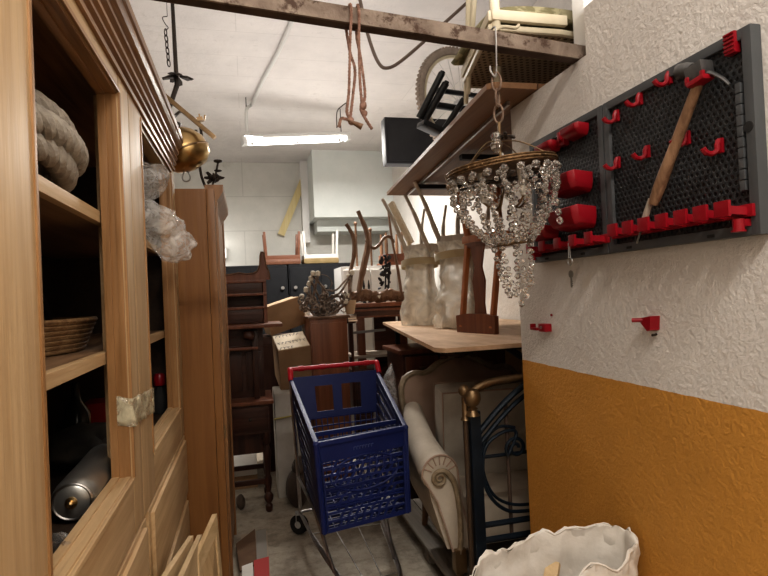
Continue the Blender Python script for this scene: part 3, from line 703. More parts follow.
# two hooks on the bare wall
p = W(547, 328, x=1.1); wh = thing('wall_hook', 'red plastic clip screwed to the bare white wall, on the left', 'hook', tuple(p))
obj('bracket', G().box((1.07, p.y-.034, p.z-.012), (1.1, p.y+.012, p.z+.018), .003), red, wh)
obj('arm', G().box((1.06, p.y+.01, p.z-.008), (1.082, p.y+.056, p.z+.002), .002).box((1.06, p.y+.05, p.z-.006), (1.082, p.y+.058, p.z+.016), .002), red, wh)
obj('screw', G().tube([(1.069, p.y-.012, p.z+.004), (1.066, p.y-.012, p.z+.004)], .006, 10), steel, wh)
p = W(655, 322, x=1.1); wh = thing('wall_hook', 'red triangular wall hook with a nail below, on the bare wall', 'hook', tuple(p))
obj('wedge', G().prism([(0, -.02, .018), (0, .02, .012), (0, .024, .002), (0, -.004, -.024), (0, -.016, -.02)], (1.1, p.y, p.z), (-.028, .004, 0)), red, wh)
obj('lug', G().tube([(1.08, p.y+.015, p.z+.006), (1.055, p.y+.038, p.z+.006)], .006, 8), red, wh)
obj('nail', G().tube([(1.1, p.y-.004, p.z-.034), (1.085, p.y-.004, p.z-.036)], .0035, 8), iron, wh)
single('wall_screw', G().tube([(1.1, W(552, 315, x=1.1).y, W(552, 315, x=1.1).z), (1.095, W(552, 315, x=1.1).y, W(552, 315, x=1.1).z)], .004, 8), red, 'tiny red wall plug above the left red clip on bare wall', 'plug')

# ================================================================ BEAM, ROPE, CHANDELIER
be1, be0 = W(588, 60, x=1.135), W(200, -2, y=1.47)
dv = (be0-be1).normalized(); be1 = Vector((be1.x, be1.y, 2.2705)); be0 = be1+(be0-be1).length*1.25*Vector((dv.x, dv.y, dv.z*.9)).normalized()
bm_ = thing('steel_beam', 'rusty painted steel angle beam spanning from the wall top across the aisle', 'beam', tuple(be1))
obj('web', G().bar(be1, be0, .008, .046), rust, bm_)
dperp = Vector((-(be0-be1).y, (be0-be1).x, 0)).normalized()
if dperp.y < 0: dperp = -dperp
obj('flange', G().bar(be1+dperp*.022+Vector((0, 0, -.019)), be0+dperp*.022+Vector((0, 0, -.019)), .036, .008), mat('rust_shaded', (.07, .045, .035), (.13, .09, .07), scale=10, rough=.85), bm_)  # shade of the beam's underside put into a darker rust colour
def on_beam(px): # point of the beam below image column px
    for i in range(400):
        q = be1.lerp(be0, i/400); d = q-Vector((0, 0, H)); k = d.dot(fw); u = 384+F*d.dot(CR)/k
        if u <= px: return q
    return q
rp = thing('hanging_rope', 'two loops of knotted red-brown rope hanging over the steel beam', 'rope', tuple(on_beam(352)))
def strand(path, r=.0042):
    g = G()
    for s_ in twist_rope(path, r, 3, .026): g.tube(s_, r*.62, 5)
    return g
def along(pts): 
    return spline(pts, 14)
q = on_beam(351); yy = q.y-.012
top = q+Vector((0, .0, .03))
obj('loop', strand(along([W(346, 30, y=yy+.05), q+Vector((-.008, .03, .0)), top, q+Vector((0, -.014, .0)), W(350, 45, y=yy), W(349, 90, y=yy), W(347, 112, y=yy), W(352, 121, y=yy)])), rope_r, rp)
obj('loop', strand(along([W(346, 28, y=yy+.05), W(350, 52, y=yy+.04), W(355, 70, y=yy+.02), W(353, 95, y=yy), W(350, 120, y=yy)])), rope_r, rp)
q = on_beam(359)
obj('loop', strand(along([q+Vector((0, .03, -.05)), q+Vector((0, .028, 0)), q+Vector((0, 0, .032)), q+Vector((0, -.014, 0)), W(359, 45, y=yy), W(360, 80, y=yy), W(362, 104, y=yy)])), rope_r, rp)
obj('loop', strand(along([q+Vector((0, .03, -.05)), W(361, 60, y=yy+.02), W(365, 95, y=yy), W(361, 108, y=yy), W(365, 118, y=yy), W(372, 129, y=yy)])), rope_r, rp)
for a, b, c in ((363, 106, .010), (364, 113, .008), (351, 121, .009)): obj('knot', G().ico(W(a, b, y=yy), c, 2, (1, 1, 1.3)).crumple(.004, 60, 2), rope_r, rp)
obj('tail', strand(along([W(352, 121, y=yy), W(345, 119, y=yy), W(341, 119, y=yy), W(339, 127, y=yy)])), rope_r, rp)
obj('wooden_toggle', G().tube([W(348, 120, y=yy-.005), W(362, 127, y=yy-.005)], [.003, .009], 10), walnut, rp)
obj('wire_hook', G().tube(spline([W(337, 128, y=yy), W(337, 112, y=yy), W(342, 106, y=yy), W(346, 103, y=yy)], 5), .0016, 5), iron, rp)

CC = W(501, 169, y=1.57); ctop = on_beam(494)
lx = ctop.x
chd = thing('crystal_chandelier', 'antique chandelier of draped crystal beads hanging from the steel beam', 'chandelier', tuple(CC))
chn = thing('rusty_chain', 'short rusty link chain holding the crystal chandelier', 'chain', tuple(ctop))
stem_top = W(499, 122, y=1.565)
chb = ctop+Vector((0, -.012, -.02))
hk = spline([ctop+Vector((-.002, .02, .03)), ctop+Vector((0, -.012, .03)), ctop+Vector((0, -.016, 0)), ctop+Vector((0, -.014, -.04)), W(496, 76, y=1.56), W(491, 72, y=1.56), W(490, 66, y=1.56)], 5)
chain_m = mat('chain_rust', (.16, .10, .07), (.30, .22, .17), scale=60, rough=.7, metal=.3)
obj('hook', G().tube(hk, .0028, 6), steel, chn)
a_ = W(496, 74, y=1.56)
for L_ in chain([a_, stem_top], .058, .003, .0145): obj('link', G().tube(L_, .0036, 6, closed=True), chain_m, chn)
tilt = Euler((0, -.115, 0)).to_matrix()
def c(x, y, z): return CC+tilt @ Vector((x, y, z))
RR = .166
g = G()
for dz, rr_ in ((.008, .003), (0, .004), (-.008, .003)): g.tube([c((RR+.001)*math.cos(a), (RR+.001)*math.sin(a), dz) for a in [2*PI*k/64 for k in range(64)]], rr_, 6, closed=True)
g.lathe([(RR-.003, -.010), (RR+.001, -.010), (RR+.001, .010), (RR-.003, .010)], CC, 64, tilt)
obj('crown_ring', g, gilt, chd, sharp=0)
g = G()
for k in range(48):
    a = 2*PI*k/48; g.ico(c((RR+.003)*math.cos(a), (RR+.003)*math.sin(a), 0), .0042, 1)
obj('beading', g, gilt, chd)
for k in range(3):
    a = PI*k/3+.25
    obj('strap', G().bar(c(-(RR-.01)*math.cos(a), -(RR-.01)*math.sin(a), -.035), c((RR-.01)*math.cos(a), (RR-.01)*math.sin(a), -.035), .014, .004), iron, chd)
obj('hub', G().lathe([(.03, -.045), (.042, -.038), (.03, -.028), (.012, -.024)], CC, 18, tilt), iron, chd)
obj('stem', G().tube([stem_top, CC+Vector((0, 0, .04)), c(0, 0, -.04)], .005, 8), brass_d, chd)
obj('glass_vase', G().lathe([(.006, -.004), (.014, .004), (.02, .02), (.013, .036), (.017, .05), (.012, .058)], CC+Vector((-.012, 0, .055)), 18), crystal, chd)
obj('glass_shade', G().lathe([(.006, 0), (.01, -.04), (.017, -.05), (.018, -.052)], CC+Vector((.005, 0, .05)), 14), crystal, chd)
g = G()
for k in range(6): a = k*PI/3; g.ico(stem_top+Vector((.02+math.cos(a)*.02, math.sin(a)*.02, -.045+.006*math.sin(k*2))), .012, 1, (1.4, .6, .4), Euler((0, .3, a)).to_matrix())
obj('leaf_crown', g, iron, chd)
for k in range(4):
    a = PI/2*k+.5
    obj('support_rod', G().tube(spline([CC+Vector((0, 0, .085)), CC+Vector((.07*math.cos(a), .07*math.sin(a), .07)), c((RR-.002)*math.cos(a), (RR-.002)*math.sin(a), .006)], 5), .002, 5), brass_d, chd)
for k in range(4):
    a = PI/2*k+.2
    obj('candle_tube', G().tube([c(.085*math.cos(a), .085*math.sin(a), -.10), c(.085*math.cos(a), .085*math.sin(a), -.01)], .009, 12), mat('milk_glass%d' % k, (.6, .56, .5), rough=.3), chd)
    obj('candle_arm', G().tube(spline([c(0, 0, -.06), c(.04*math.cos(a), .04*math.sin(a), -.125), c(.085*math.cos(a), .085*math.sin(a), -.10)], 5), .0035, 6), brass_d, chd)
obj('lower_ring', G().tube([c(.058*math.cos(a), .058*math.sin(a), -.235) for a in [2*PI*k/32 for k in range(32)]], .005, 6, closed=True), gilt, chd)
# bead strands
rnd = random.Random(4)
def strand_pts(a, shape): return spline([c(r*math.cos(a+da), r*math.sin(a+da), z) for r, z, da in shape], 10)
def beads(path, r, gap=1.9, jit=.15):
    g = G(); d = 0; last = path[0]; need = 0
    for i in range(1, len(path)):
        seg = (path[i]-path[i-1]).length; d += seg
        if d >= need:
            rr_ = r*(1+rnd.uniform(-jit, jit)); g.ico(path[i]+Vector((rnd.uniform(-1, 1), rnd.uniform(-1, 1), 0))*r*.25, rr_, 1, (1, 1, 1), Euler((rnd.random()*3, rnd.random()*3, 0)).to_matrix())
            need = d+rr_*gap
    return g
for k in range(22):
    a = 2*PI*k/22
    obj('top_crystal', G().ico(c((RR-.0)*math.cos(a), (RR-.0)*math.sin(a), -.026), .0135, 1, (1, 1, 1.05), Euler((rnd.random()*3, rnd.random()*3, 0)).to_matrix()), crystal, chd, sharp=10)
for k in range(17):
    a = 2*PI*(k+.5)/17; s_ = rnd.uniform(.93, 1.05); z_ = rnd.uniform(-.015, .01)
    obj('bead_strand', beads(strand_pts(a, [(RR-.002, -.042, 0), (RR*.97*s_, -.085+z_, .05), (RR*.80*s_, -.145+z_, .12), (RR*.50*s_, -.21, .16), (.058, -.235, .2)]), .0105, 1.75), crystal, chd, sharp=10)
for k in range(12):
    a = 2*PI*k/12; b_ = a+2*PI/12
    obj('swag_strand', beads(spline([c(RR*.98*math.cos(a), RR*.98*math.sin(a), -.03), c(RR*.95*math.cos((a+b_)/2), RR*.95*math.sin((a+b_)/2), -.095), c(RR*.98*math.cos(b_), RR*.98*math.sin(b_), -.03)], 16), .0092), crystal, chd, sharp=10)
for k in range(7):
    a = 2*PI*k/7; s_ = rnd.uniform(.85, 1.1)
    obj('pendant_strand', beads(strand_pts(a, [(.056, -.242, 0), (.054*s_, -.30, .1), (.048*s_, -.35, .2), (.034, -.385-.012*(k % 3), .3)]), .0105), crystal, chd, sharp=10)
for x_, y_, z_ in ((-.155, -.03, -.105), (-.15, .0, -.13), (.145, -.05, -.16), (.15, -.04, -.13), (.12, -.09, -.19), (0, 0, -.425)):
    obj('crystal_drop', G().ico(c(x_, y_, z_), .011, 1, (1, 1, 1.2)), crystal, chd, sharp=10)

# ================================================================ LOFT SHELF
lf = thing('loft_plank', 'brown plank shelf resting on the low wall top beneath the cane chair', 'shelf', (1.3, 3, 2.25))
def slab(poly, z0, z1): return G().prism([(x, y, z0) for x, y in poly], (0, 0, 0), (0, 0, z1-z0))
obj('front_board', slab([(.905, 1.90), (.93, 1.875), (1.10, 1.87), (1.235, 3.95), (1.215, 4.06), (1.063, 4.05)], 2.25, 2.272), loft, lf)
obj('rear_board', slab([(1.105, 1.87), (1.9, 1.87), (2.03, 4.1), (1.23, 4.06)], 2.25, 2.272), loft_d, lf)
obj('metal_rail', G().bar((1.045, 2.0, 2.240), (1.205, 3.98, 2.240), .012, .016), chrome, lf)
for y in (3.55, 2.75): obj('bracket', G().box((1.15, y, 2.205), (2.05, y+.04, 2.232)).box((2.02, y, 1.9), (2.05, y+.04, 2.21)), black, lf)
# cane armchair
ca = thing('cane_armchair', 'cream cane armchair with floral cushion perched on the steel beam and loft plank', 'armchair', (1.1, 1.9, 2.3))
seat = [(.835, 1.70), (1.10, 1.70), (1.24, 1.72), (1.38, 1.86), (1.40, 1.99), (1.31, 2.12), (1.15, 2.20), (.98, 2.20), (.93, 2.15)]
zs = 2.378
obj('seat', slab(seat, zs, zs+.012), cane, ca, sharp=10)
cx_, cy_ = 1.12, 1.95
obj('seat_rim', G().tube([(x, y, zs+.006) for x, y in seat], .012, 8, closed=True), cream, ca)
for fa, fb in (((.835, 1.69, 2.42), (1.118, 1.69, 2.42)), ((1.21, 1.74, 2.42), (1.38, 1.86, 2.42)), ((.835, 1.69, 2.42), (.93, 2.17, 2.42))): obj('seat_rail', G().bar(fa, fb, .02, .035, bev=.004), cream, ca)
cus = G().grid(lambda u, v: Vector((.87+.44*u, 1.74+.40*v, 2.445+.085*(math.sin(PI*u)*math.sin(PI*v))**.3)), 20, 20)
obj('cushion', cus, mat('floral_cloth', (.42, .38, .24), (.22, .2, .11), scale=22, rough=.9, detail=2, lo=.45, hi=.55), ca, solid=.02)
lp = W(498, 91, z=2.285)
for (x, y) in ((lp.x, lp.y), (1.31, 2.05), (1.33, 1.88)):
    top_ = 3.0 if (x, y) == (lp.x, lp.y) else zs
    obj('leg', G().tube([(x, y, 2.274), (x, y, top_)], [.017, .019], 10), cream, ca)
obj('leg', G().tube([(.855, 1.70, 2.37), (.85, 1.70, 2.9)], .017, 10), cream, ca)
for k, (pa, pb) in enumerate((((.945, 2.19, 2.30), (.86, 1.86, 2.95)), ((.93, 2.13, 2.32), (.85, 1.76, 2.85)), ((.955, 2.21, 2.36), (.93, 2.0, 2.98)))):
    obj('back_rod', G().tube([pa, pb], .010, 8), cream, ca)
obj('arm', G().tube(spline([W(486, 46, y=1.66), W(492, 34, y=1.655), W(502, 27, y=1.65), W(515, 28, y=1.65), W(519, 25, y=1.65)], 5), .006, 8), cream, ca)

# bicycle wheel
bw = thing('bicycle_wheel', 'bicycle wheel with grey knobbly tyre standing on the loft plank', 'wheel', (1.235, 2.95, 2.56))
wc = Vector((1.235, 2.95, 2.275+.31)); axw = Euler((PI/2, 0, .35)).to_matrix()
def wp(r, a, z=0): return wc+axw @ Vector((r*math.cos(a), r*math.sin(a), z))
obj('tyre', G().tube([wp(.287, 2*PI*k/64) for k in range(64)], .022, 10, closed=True), tyre_m, bw)
g = G()
for k in range(72):
    for s_ in (-1, 1):
        a = 2*PI*(k+(.5 if s_ > 0 else 0))/72; p = wp(.307, a, s_*.009)
        g.obox(p, (.009, .013, .012), axw @ Matrix.Rotation(a, 3, 'Z'))
obj('tread', g, tyre_m, bw, kind='stuff')
obj('rim', G().tube([wp(.258, 2*PI*k/64) for k in range(64)], .010, 8, closed=True), cream, bw)
obj('hub', G().tube([wp(0, 0, -.035), wp(0, 0, .035)], .018, 12), steel, bw)
for k in range(20): a = 2*PI*k/20; obj('spoke', G().tube([wp(.015, a+.5*(1 if k % 2 else -1), .02*(1 if k % 2 else -1)), wp(.256, a)], .0014, 4), steel, bw)
# folded frame of black tubes
ft = thing('folded_pushchair', 'folded black tubular pushchair frame lying before the bicycle wheel', 'pushchair', (1.0, 2.6, 2.3))
Y_ = 2.62
tb = mat('black_tube', (.018, .02, .022), rough=.35)
def tb_(a, b, r, dy=0, nm='tube'): 
    o = obj(nm, G().tube([W(*a, y=Y_+dy), W(*b, y=Y_+dy+.1)], r, 12), tb, ft)
tb_((442, 73), (419, 118), .0175); tb_((446, 83), (424, 122), .019, .01); tb_((464, 99), (443, 131), .016, .02)
tb_((436, 90), (486, 97), .014, .08); tb_((428, 104), (482, 112), .019, .1); tb_((470, 108), (452, 133), .013, .1)
for a in ((442, 73), (446, 83), (464, 99)):
    p = W(*a, y=Y_); obj('end_cap', G().tube([p+Vector((.003, -.006, .006)), p+Vector((-.0, .004, -.004))], .013, 12), rubber, ft)
obj('foot_pad', G().obox(W(430, 128, y=2.72), (.12, .08, .03), Euler((0, .3, .2)).to_matrix(), .008), tb, ft)
# black panel box on the rear wall
tv = thing('black_speaker_case', 'flat black case hanging near the ceiling at the end of the loft', 'case', (1.5, 4.45, 2.6))
obj('case', G().box((1.17, 4.42, 2.585), (1.80, 4.55, 2.975), .01), black, tv)
obj('front_panel', G().box((1.195, 4.412, 2.61), (1.775, 4.425, 2.95), .006), black, tv)
obj('bracket', G().box((1.75, 4.47, 2.74), (2.05, 4.52, 2.80)), black, tv)
# ================================================================ SHOPPING CART
ct = thing('shopping_cart', 'blue plastic shopping cart with a red handle standing in the aisle', 'cart', (.5, 2.9, 0))
V = Vector
FL, FR, RL, RR_ = V((.262, 2.39, .862)), V((.70, 2.52, .862)), V((.235, 3.38, 1.0)), V((.785, 3.44, 1.0))
fl, fr, rl, rr = V((.287, 2.43, .462)), V((.700, 2.53, .462)), V((.29, 3.22, .40)), V((.72, 3.28, .40))
def bil(a, b, c_, d, u, v): return a.lerp(b, u).lerp(c_.lerp(d, u), v)   # a,b top; c,d bottom
bk = obj('basket', G().tube(spline([FL, FR, RR_, RL], 1, True), .0001, 4, closed=True), plastic_blue, ct)
def lat(a, b, c_, d, nu, nv, w, th, slant=0, v0=0., v1=1.):
    g = G()
    for i in range(nu+1):
        u = i/nu; g.bar(bil(a, b, c_, d, u, v0), bil(a, b, c_, d, min(1, max(0, u+slant)), v1), th, w)
    for j in range(nv+1):
        v = v0+(v1-v0)*j/nv; g.bar(bil(a, b, c_, d, 0, v), bil(a, b, c_, d, 1, v), th, w)
    return g
# long sides: stacked longitudinal slats leaning outward, as moulded plastic
for nm, (a, b, c_, d) in (('side_wall', (FL, RL, fl, rl)), ('side_wall', (FR, RR_, fr, rr))):
    g = G()
    for j in range(9):
        v = .12+.86*j/8; g.bar(bil(a, b, c_, d, 0, v), bil(a, b, c_, d, 1, v), .010, .034, up=(0, 0, 1))
    for i in range(4):
        u = i/3; g.bar(bil(a, b, c_, d, u, .02), bil(a, b, c_, d, u, 1), .006, .016)
    for k in range(1, 3): g.bar(bil(a, b, c_, d, 0, .05+.02*k), bil(a, b, c_, d, 1, .05+.02*k), .006, .03)
    obj(nm, g, plastic_blue, bk)
g = G()
for k in range(7): g.bar(bil(FL, FR, fl, fr, 0, .03*k+.01), bil(FL, FR, fl, fr, 1, .03*k+.01), .007, .016)
fd = V((.0, -1, 0)); fn = (FR-FL).normalized().cross(V((0, 0, 1)))*1
if fn.y > 0: fn = -fn
lv_ = [.20, .285, .37, .455, .54, .625, .71, .80, .89, .98]
for j, v in enumerate(lv_): g.bar(bil(FL, FR, fl, fr, 0, v), bil(FL, FR, fl, fr, 1, v), .007, .011)
for j in range(len(lv_)-1):
    for i in range(1, 9):
        u = .1+.8*i/9+.022*(j % 2); sl = .028
        g.bar(bil(FL, FR, fl, fr, u+sl, lv_[j]), bil(FL, FR, fl, fr, u-sl, lv_[j+1]), .007, .010)
g.bar(bil(FL, FR, fl, fr, .04, .2), bil(FL, FR, fl, fr, .04, .99), .007, .04).bar(bil(FL, FR, fl, fr, .96, .2), bil(FL, FR, fl, fr, .96, .99), .007, .04)
fp = obj('front_wall', g, plastic_blue, bk)
for v in (.30, .52, .74):
    obj('rib', G().bar(bil(FL, FR, fl, fr, 0, v)+fn*.006, bil(FL, FR, fl, fr, 1, v)+fn*.006, .008, .006), plastic_blue, bk)
ov = [bil(FL, FR, fl, fr, .5+.39*math.cos(a), .41+.20*math.sin(a))+fn*.007 for a in [2*PI*k/40 for k in range(40)]]
obj('embossed_oval', G().tube(ov, .0045, 6, closed=True), plastic_blue, bk)
bl_l = mat('blue_highlight', (.05, .07, .2), rough=.4)
g = G()
for k in range(7):
    u = .39+.033*k; g.bar(bil(FL, FR, fl, fr, u, .105)+fn*.006, bil(FL, FR, fl, fr, u-.004, .135)+fn*.006, .004, .006).bar(bil(FL, FR, fl, fr, u, .105)+fn*.006, bil(FL, FR, fl, fr, u+.02, .105)+fn*.006, .004, .004)
obj('embossed_lettering', g, bl_l, bk)
g = G()
for k in range(9):
    u = .13+.082*k
    if .84 < u: continue
    g.bar(bil(FL, FR, fl, fr, u+.02, .27)+fn*.006, bil(FL, FR, fl, fr, u, .375)+fn*.006, .005, .014)
    if k % 2: g.bar(bil(FL, FR, fl, fr, u+.02, .27)+fn*.006, bil(FL, FR, fl, fr, u+.06, .27)+fn*.006, .005, .010)
    else: g.bar(bil(FL, FR, fl, fr, u, .37)+fn*.006, bil(FL, FR, fl, fr, u+.05, .37)+fn*.006, .005, .010)
obj('embossed_lettering', g, mat('blue_relief', (.02, .035, .17), rough=.4), bk)
rm = G()
for a, b in ((FL, FR), (FR, RR_), (RL, FL)): rm.bar(a, b, .022, .022, bev=.005)
for p in (FL, FR): rm.ico(p, .016, 2)
obj('rim', rm, plastic_blue, bk)
obj('corner_post', G().tube([FL, fl], .014, 8), plastic_blue, bk); obj('corner_post', G().tube([FR, fr], .014, 8), plastic_blue, bk)
obj('basket_floor', lat(fl, fr, rl, rr, 8, 16, .012, .006), plastic_blue, bk)
# rear wall with two openings
RL2, RR2 = RL+V((.01, -.03, .02)), RR_+V((-.01, -.03, .02)); rl2, rr2 = rl, rr
g = G()
for (u0, u1, v0, v1) in ((0, 1, 0, .10), (0, .24, .1, .36), (.45, .56, .1, .36), (.80, 1, .1, .36), (0, 1, .34, .40)):
    c4 = [bil(RL2, RR2, rl2, rr2, u, v) for u, v in ((u0, v0), (u1, v0), (u1, v1), (u0, v1))]
    g.prism(c4, (0, 0, 0), (0, .008, 0))
obj('rear_panel', g, plastic_blue, bk)
obj('rear_lattice', lat(RL2, RR2, rl2, rr2, 14, 8, .008, .006, 0, .40, 1.0), plastic_blue, bk)
ma, mb = bil(FL, RL, fl, rl, .25, .12), bil(FR, RR_, fr, rr, .25, .12)
mc, md_ = bil(FL, RL, fl, rl, .25, .7), bil(FR, RR_, fr, rr, .25, .7)
obj('divider', lat(ma, mb, mc, md_, 14, 9, .007, .005).bar(ma, mb, .014, .02), plastic_blue, bk)
# handle
hl_, hr_ = V((.235, 3.42, 1.062)), V((.79, 3.47, 1.062))
hn = obj('handle', G().tube([hl_, hr_], .014, 12), redh, ct)
for k in (.12, .36, .64, .88): obj('grip_ring', G().tube([hl_.lerp(hr_, k-.03), hl_.lerp(hr_, k+.03)], .0175, 12), redh, hn)
for p in (hl_, hr_): obj('handle_bracket', G().tube(spline([p+V((0, 0, .0)), p+V((0, -.03, -.01)), p+V((0, -.06, -.06))], 4), .017, 10), redh, ct)
# chassis
g = G()
for s_, A_1, B_1 in ((0, V((.27, 3.52, .13)), W(334, 580, z=.14)), (1, V((.76, 3.56, .13)), W(404, 566, z=.14))):
    pass
fA, fB = V((.37, 2.55, .14)), V((.62, 2.62, .14))
obj('lower_frame', G().tube(spline([(.27, 3.52, .14), (.31, 3.1, .14), (.36, 2.75, .14), (.40, 2.52, .14), (.46, 2.45, .14), (.60, 2.50, .14), (.66, 2.58, .14), (.70, 2.9, .14), (.76, 3.56, .14)], 6), .011, 8), chrome, ct)
obj('rear_upright', G().tube(spline([(.27, 3.52, .14), (.262, 3.50, .4), (.245, 3.45, .8), hl_], 5), .011, 8), chrome, ct)
obj('rear_upright', G().tube(spline([(.76, 3.56, .14), (.765, 3.54, .4), (.78, 3.5, .8), hr_], 5), .011, 8), chrome, ct)
for a, b in (((.262, 3.48, .38), (.295, 2.5, .445)), ((.765, 3.5, .38), (.685, 2.6, .445))): obj('basket_rail', G().tube([a, b], .009, 8), chrome, ct)
for a, b in (((.36, 2.72, .14), (.29, 3.2, .41)), ((.675, 2.75, .14), (.71, 3.2, .41))): obj('strut', G().tube([a, b], .009, 8), chrome, ct)
obj('cross_bar', G().tube([(.27, 3.50, .16), (.76, 3.54, .16)], .009, 8), chrome, ct)
obj('wire_rack', lat(V((.31, 3.2, .14)), V((.71, 3.2, .14)), V((.40, 2.56, .14)), V((.66, 2.62, .14)), 3, 1, .004, .004), chrome, ct)
for (x, y) in ((.262, 3.56), (.765, 3.6), (.41, 2.48), (.655, 2.52)):
    k_ = obj('caster_fork', G().box((x-.022, y-.03, .06), (x-.018, y+.03, .13)).box((x+.018, y-.03, .06), (x+.022, y+.03, .13)).box((x-.022, y-.03, .125), (x+.022, y+.03, .135)), steel, ct)
    ax_ = V((.011, .013, 0)) if x < .3 else V((.016, .003, 0)); cc_ = V((x, y, .06))
    obj('caster_wheel', G().tube([cc_-ax_, cc_+ax_], .06, 20), rubber, k_)
    obj('wheel_hub', G().tube([cc_-ax_*1.15, cc_+ax_*1.15], .022, 14), plast_w, k_)
cpb = thing('crumpled_paper', 'scrap of white paper lying in the blue cart basket', 'paper', (.63, 2.62, .49))
obj('sheet', G().grid(lambda u, v: V((.60+.06*u, 2.60+.05*v, .50+.03*noise.noise(V((u*4, v*4, 3))))), 8, 8), paper, cpb, solid=.002)

# ================================================================ PLATFORM, ARMCHAIR, CUSHION
pl = thing('wooden_platform', 'low grey wooden platform under the cream armchair', 'platform', (1.3, 3.0, 0))
plw = wood('grey_plank', (.2, .175, .145), (.3, .265, .225), axis='y', rough=.8)
for k in range(7): obj('plank', G().box((.90+.135*k, 2.30, .075), (1.03+.135*k, 3.62, .095), .003), plw, pl)
for y in (2.36, 2.95, 3.55): obj('bearer', G().box((.91, y-.04, 0), (1.83, y+.04, .075)), plw, pl)

ac = thing('upholstered_armchair', 'antique cream upholstered armchair with carved scroll arms under the worktable', 'armchair', (1.2, 2.9, .1))
FZ = .095
obj('seat', G().box((.98, 2.52, .32), (1.55, 3.14, .50), .05), upholst, ac)
obj('apron', G().box((.96, 2.50, .26), (1.57, 3.16, .34), .01), upholst, ac)
# back: padded panel with shaped top
def back_top(u):  # u 0..1 across
    x = .87+.80*u
    z = .93+.12*math.sin(PI*min(1, max(0, u)))**.6
    if .32 < u < .68: z += .03*math.cos((u-.5)*PI/.36)
    return x, z
outline = [(.93, .50), (.905, .62), (.90, .74), (.885, .84), (.885, .92), (.915, .98), (.97, 1.005), (1.03, 1.00), (1.08, 1.015), (1.14, 1.055), (1.22, 1.085), (1.27, 1.095)]
full = outline+[(2.54-x, z) for x, z in outline[::-1]]
yb = 3.18
def by(z): return yb+(z-.5)*.16
pan = G()
cz_ = (1.27, .72)
rings_ = []
for s_, dyv in ((1, 0), (.96, -.03), (.85, -.055), (.55, -.065), (.2, -.068)):
    rings_.append([pan.b.verts.new((cz_[0]+(x-cz_[0])*s_, by(cz_[1]+(z-cz_[1])*s_)+dyv, cz_[1]+(z-cz_[1])*s_)) for x, z in full])
for A_1, B_1 in zip(rings_, rings_[1:]):
    for k in range(len(full)): pan.b.faces.new((A_1[k], A_1[(k+1) % len(full)], B_1[(k+1) % len(full)], B_1[k]))
pan.b.faces.new(rings_[-1])
bkp = [pan.b.verts.new((x, by(z)+.06, z)) for x, z in full]
for k in range(len(full)): pan.b.faces.new((rings_[0][k], rings_[0][(k+1) % len(full)], bkp[(k+1) % len(full)], bkp[k]))
pan.b.faces.new(bkp)
obj('backrest', pan, upholst_p, ac, sharp=60)
carved = mat('carved_pale_frame', (.24, .185, .12), (.36, .29, .2), scale=30, rough=.5, bump=.3)
pth = spline([(x, by(z)-.02, z) for x, z in full], 4)
obj('back_frame', G().tube(pth, .019, 8).tube([p+V((0, -.012, .0)) for p in pth], .009, 6), carved, ac)
obj('crest', G().ico((1.27, by(1.1)-.03, 1.105), .03, 2, (2.6, .7, 1)).ico((1.18, by(1.1)-.03, 1.085), .02, 2, (1.8, .7, .8)).ico((1.36, by(1.1)-.03, 1.085), .02, 2, (1.8, .7, .8)).crumple(.006, 40, 1), walnut, ac)
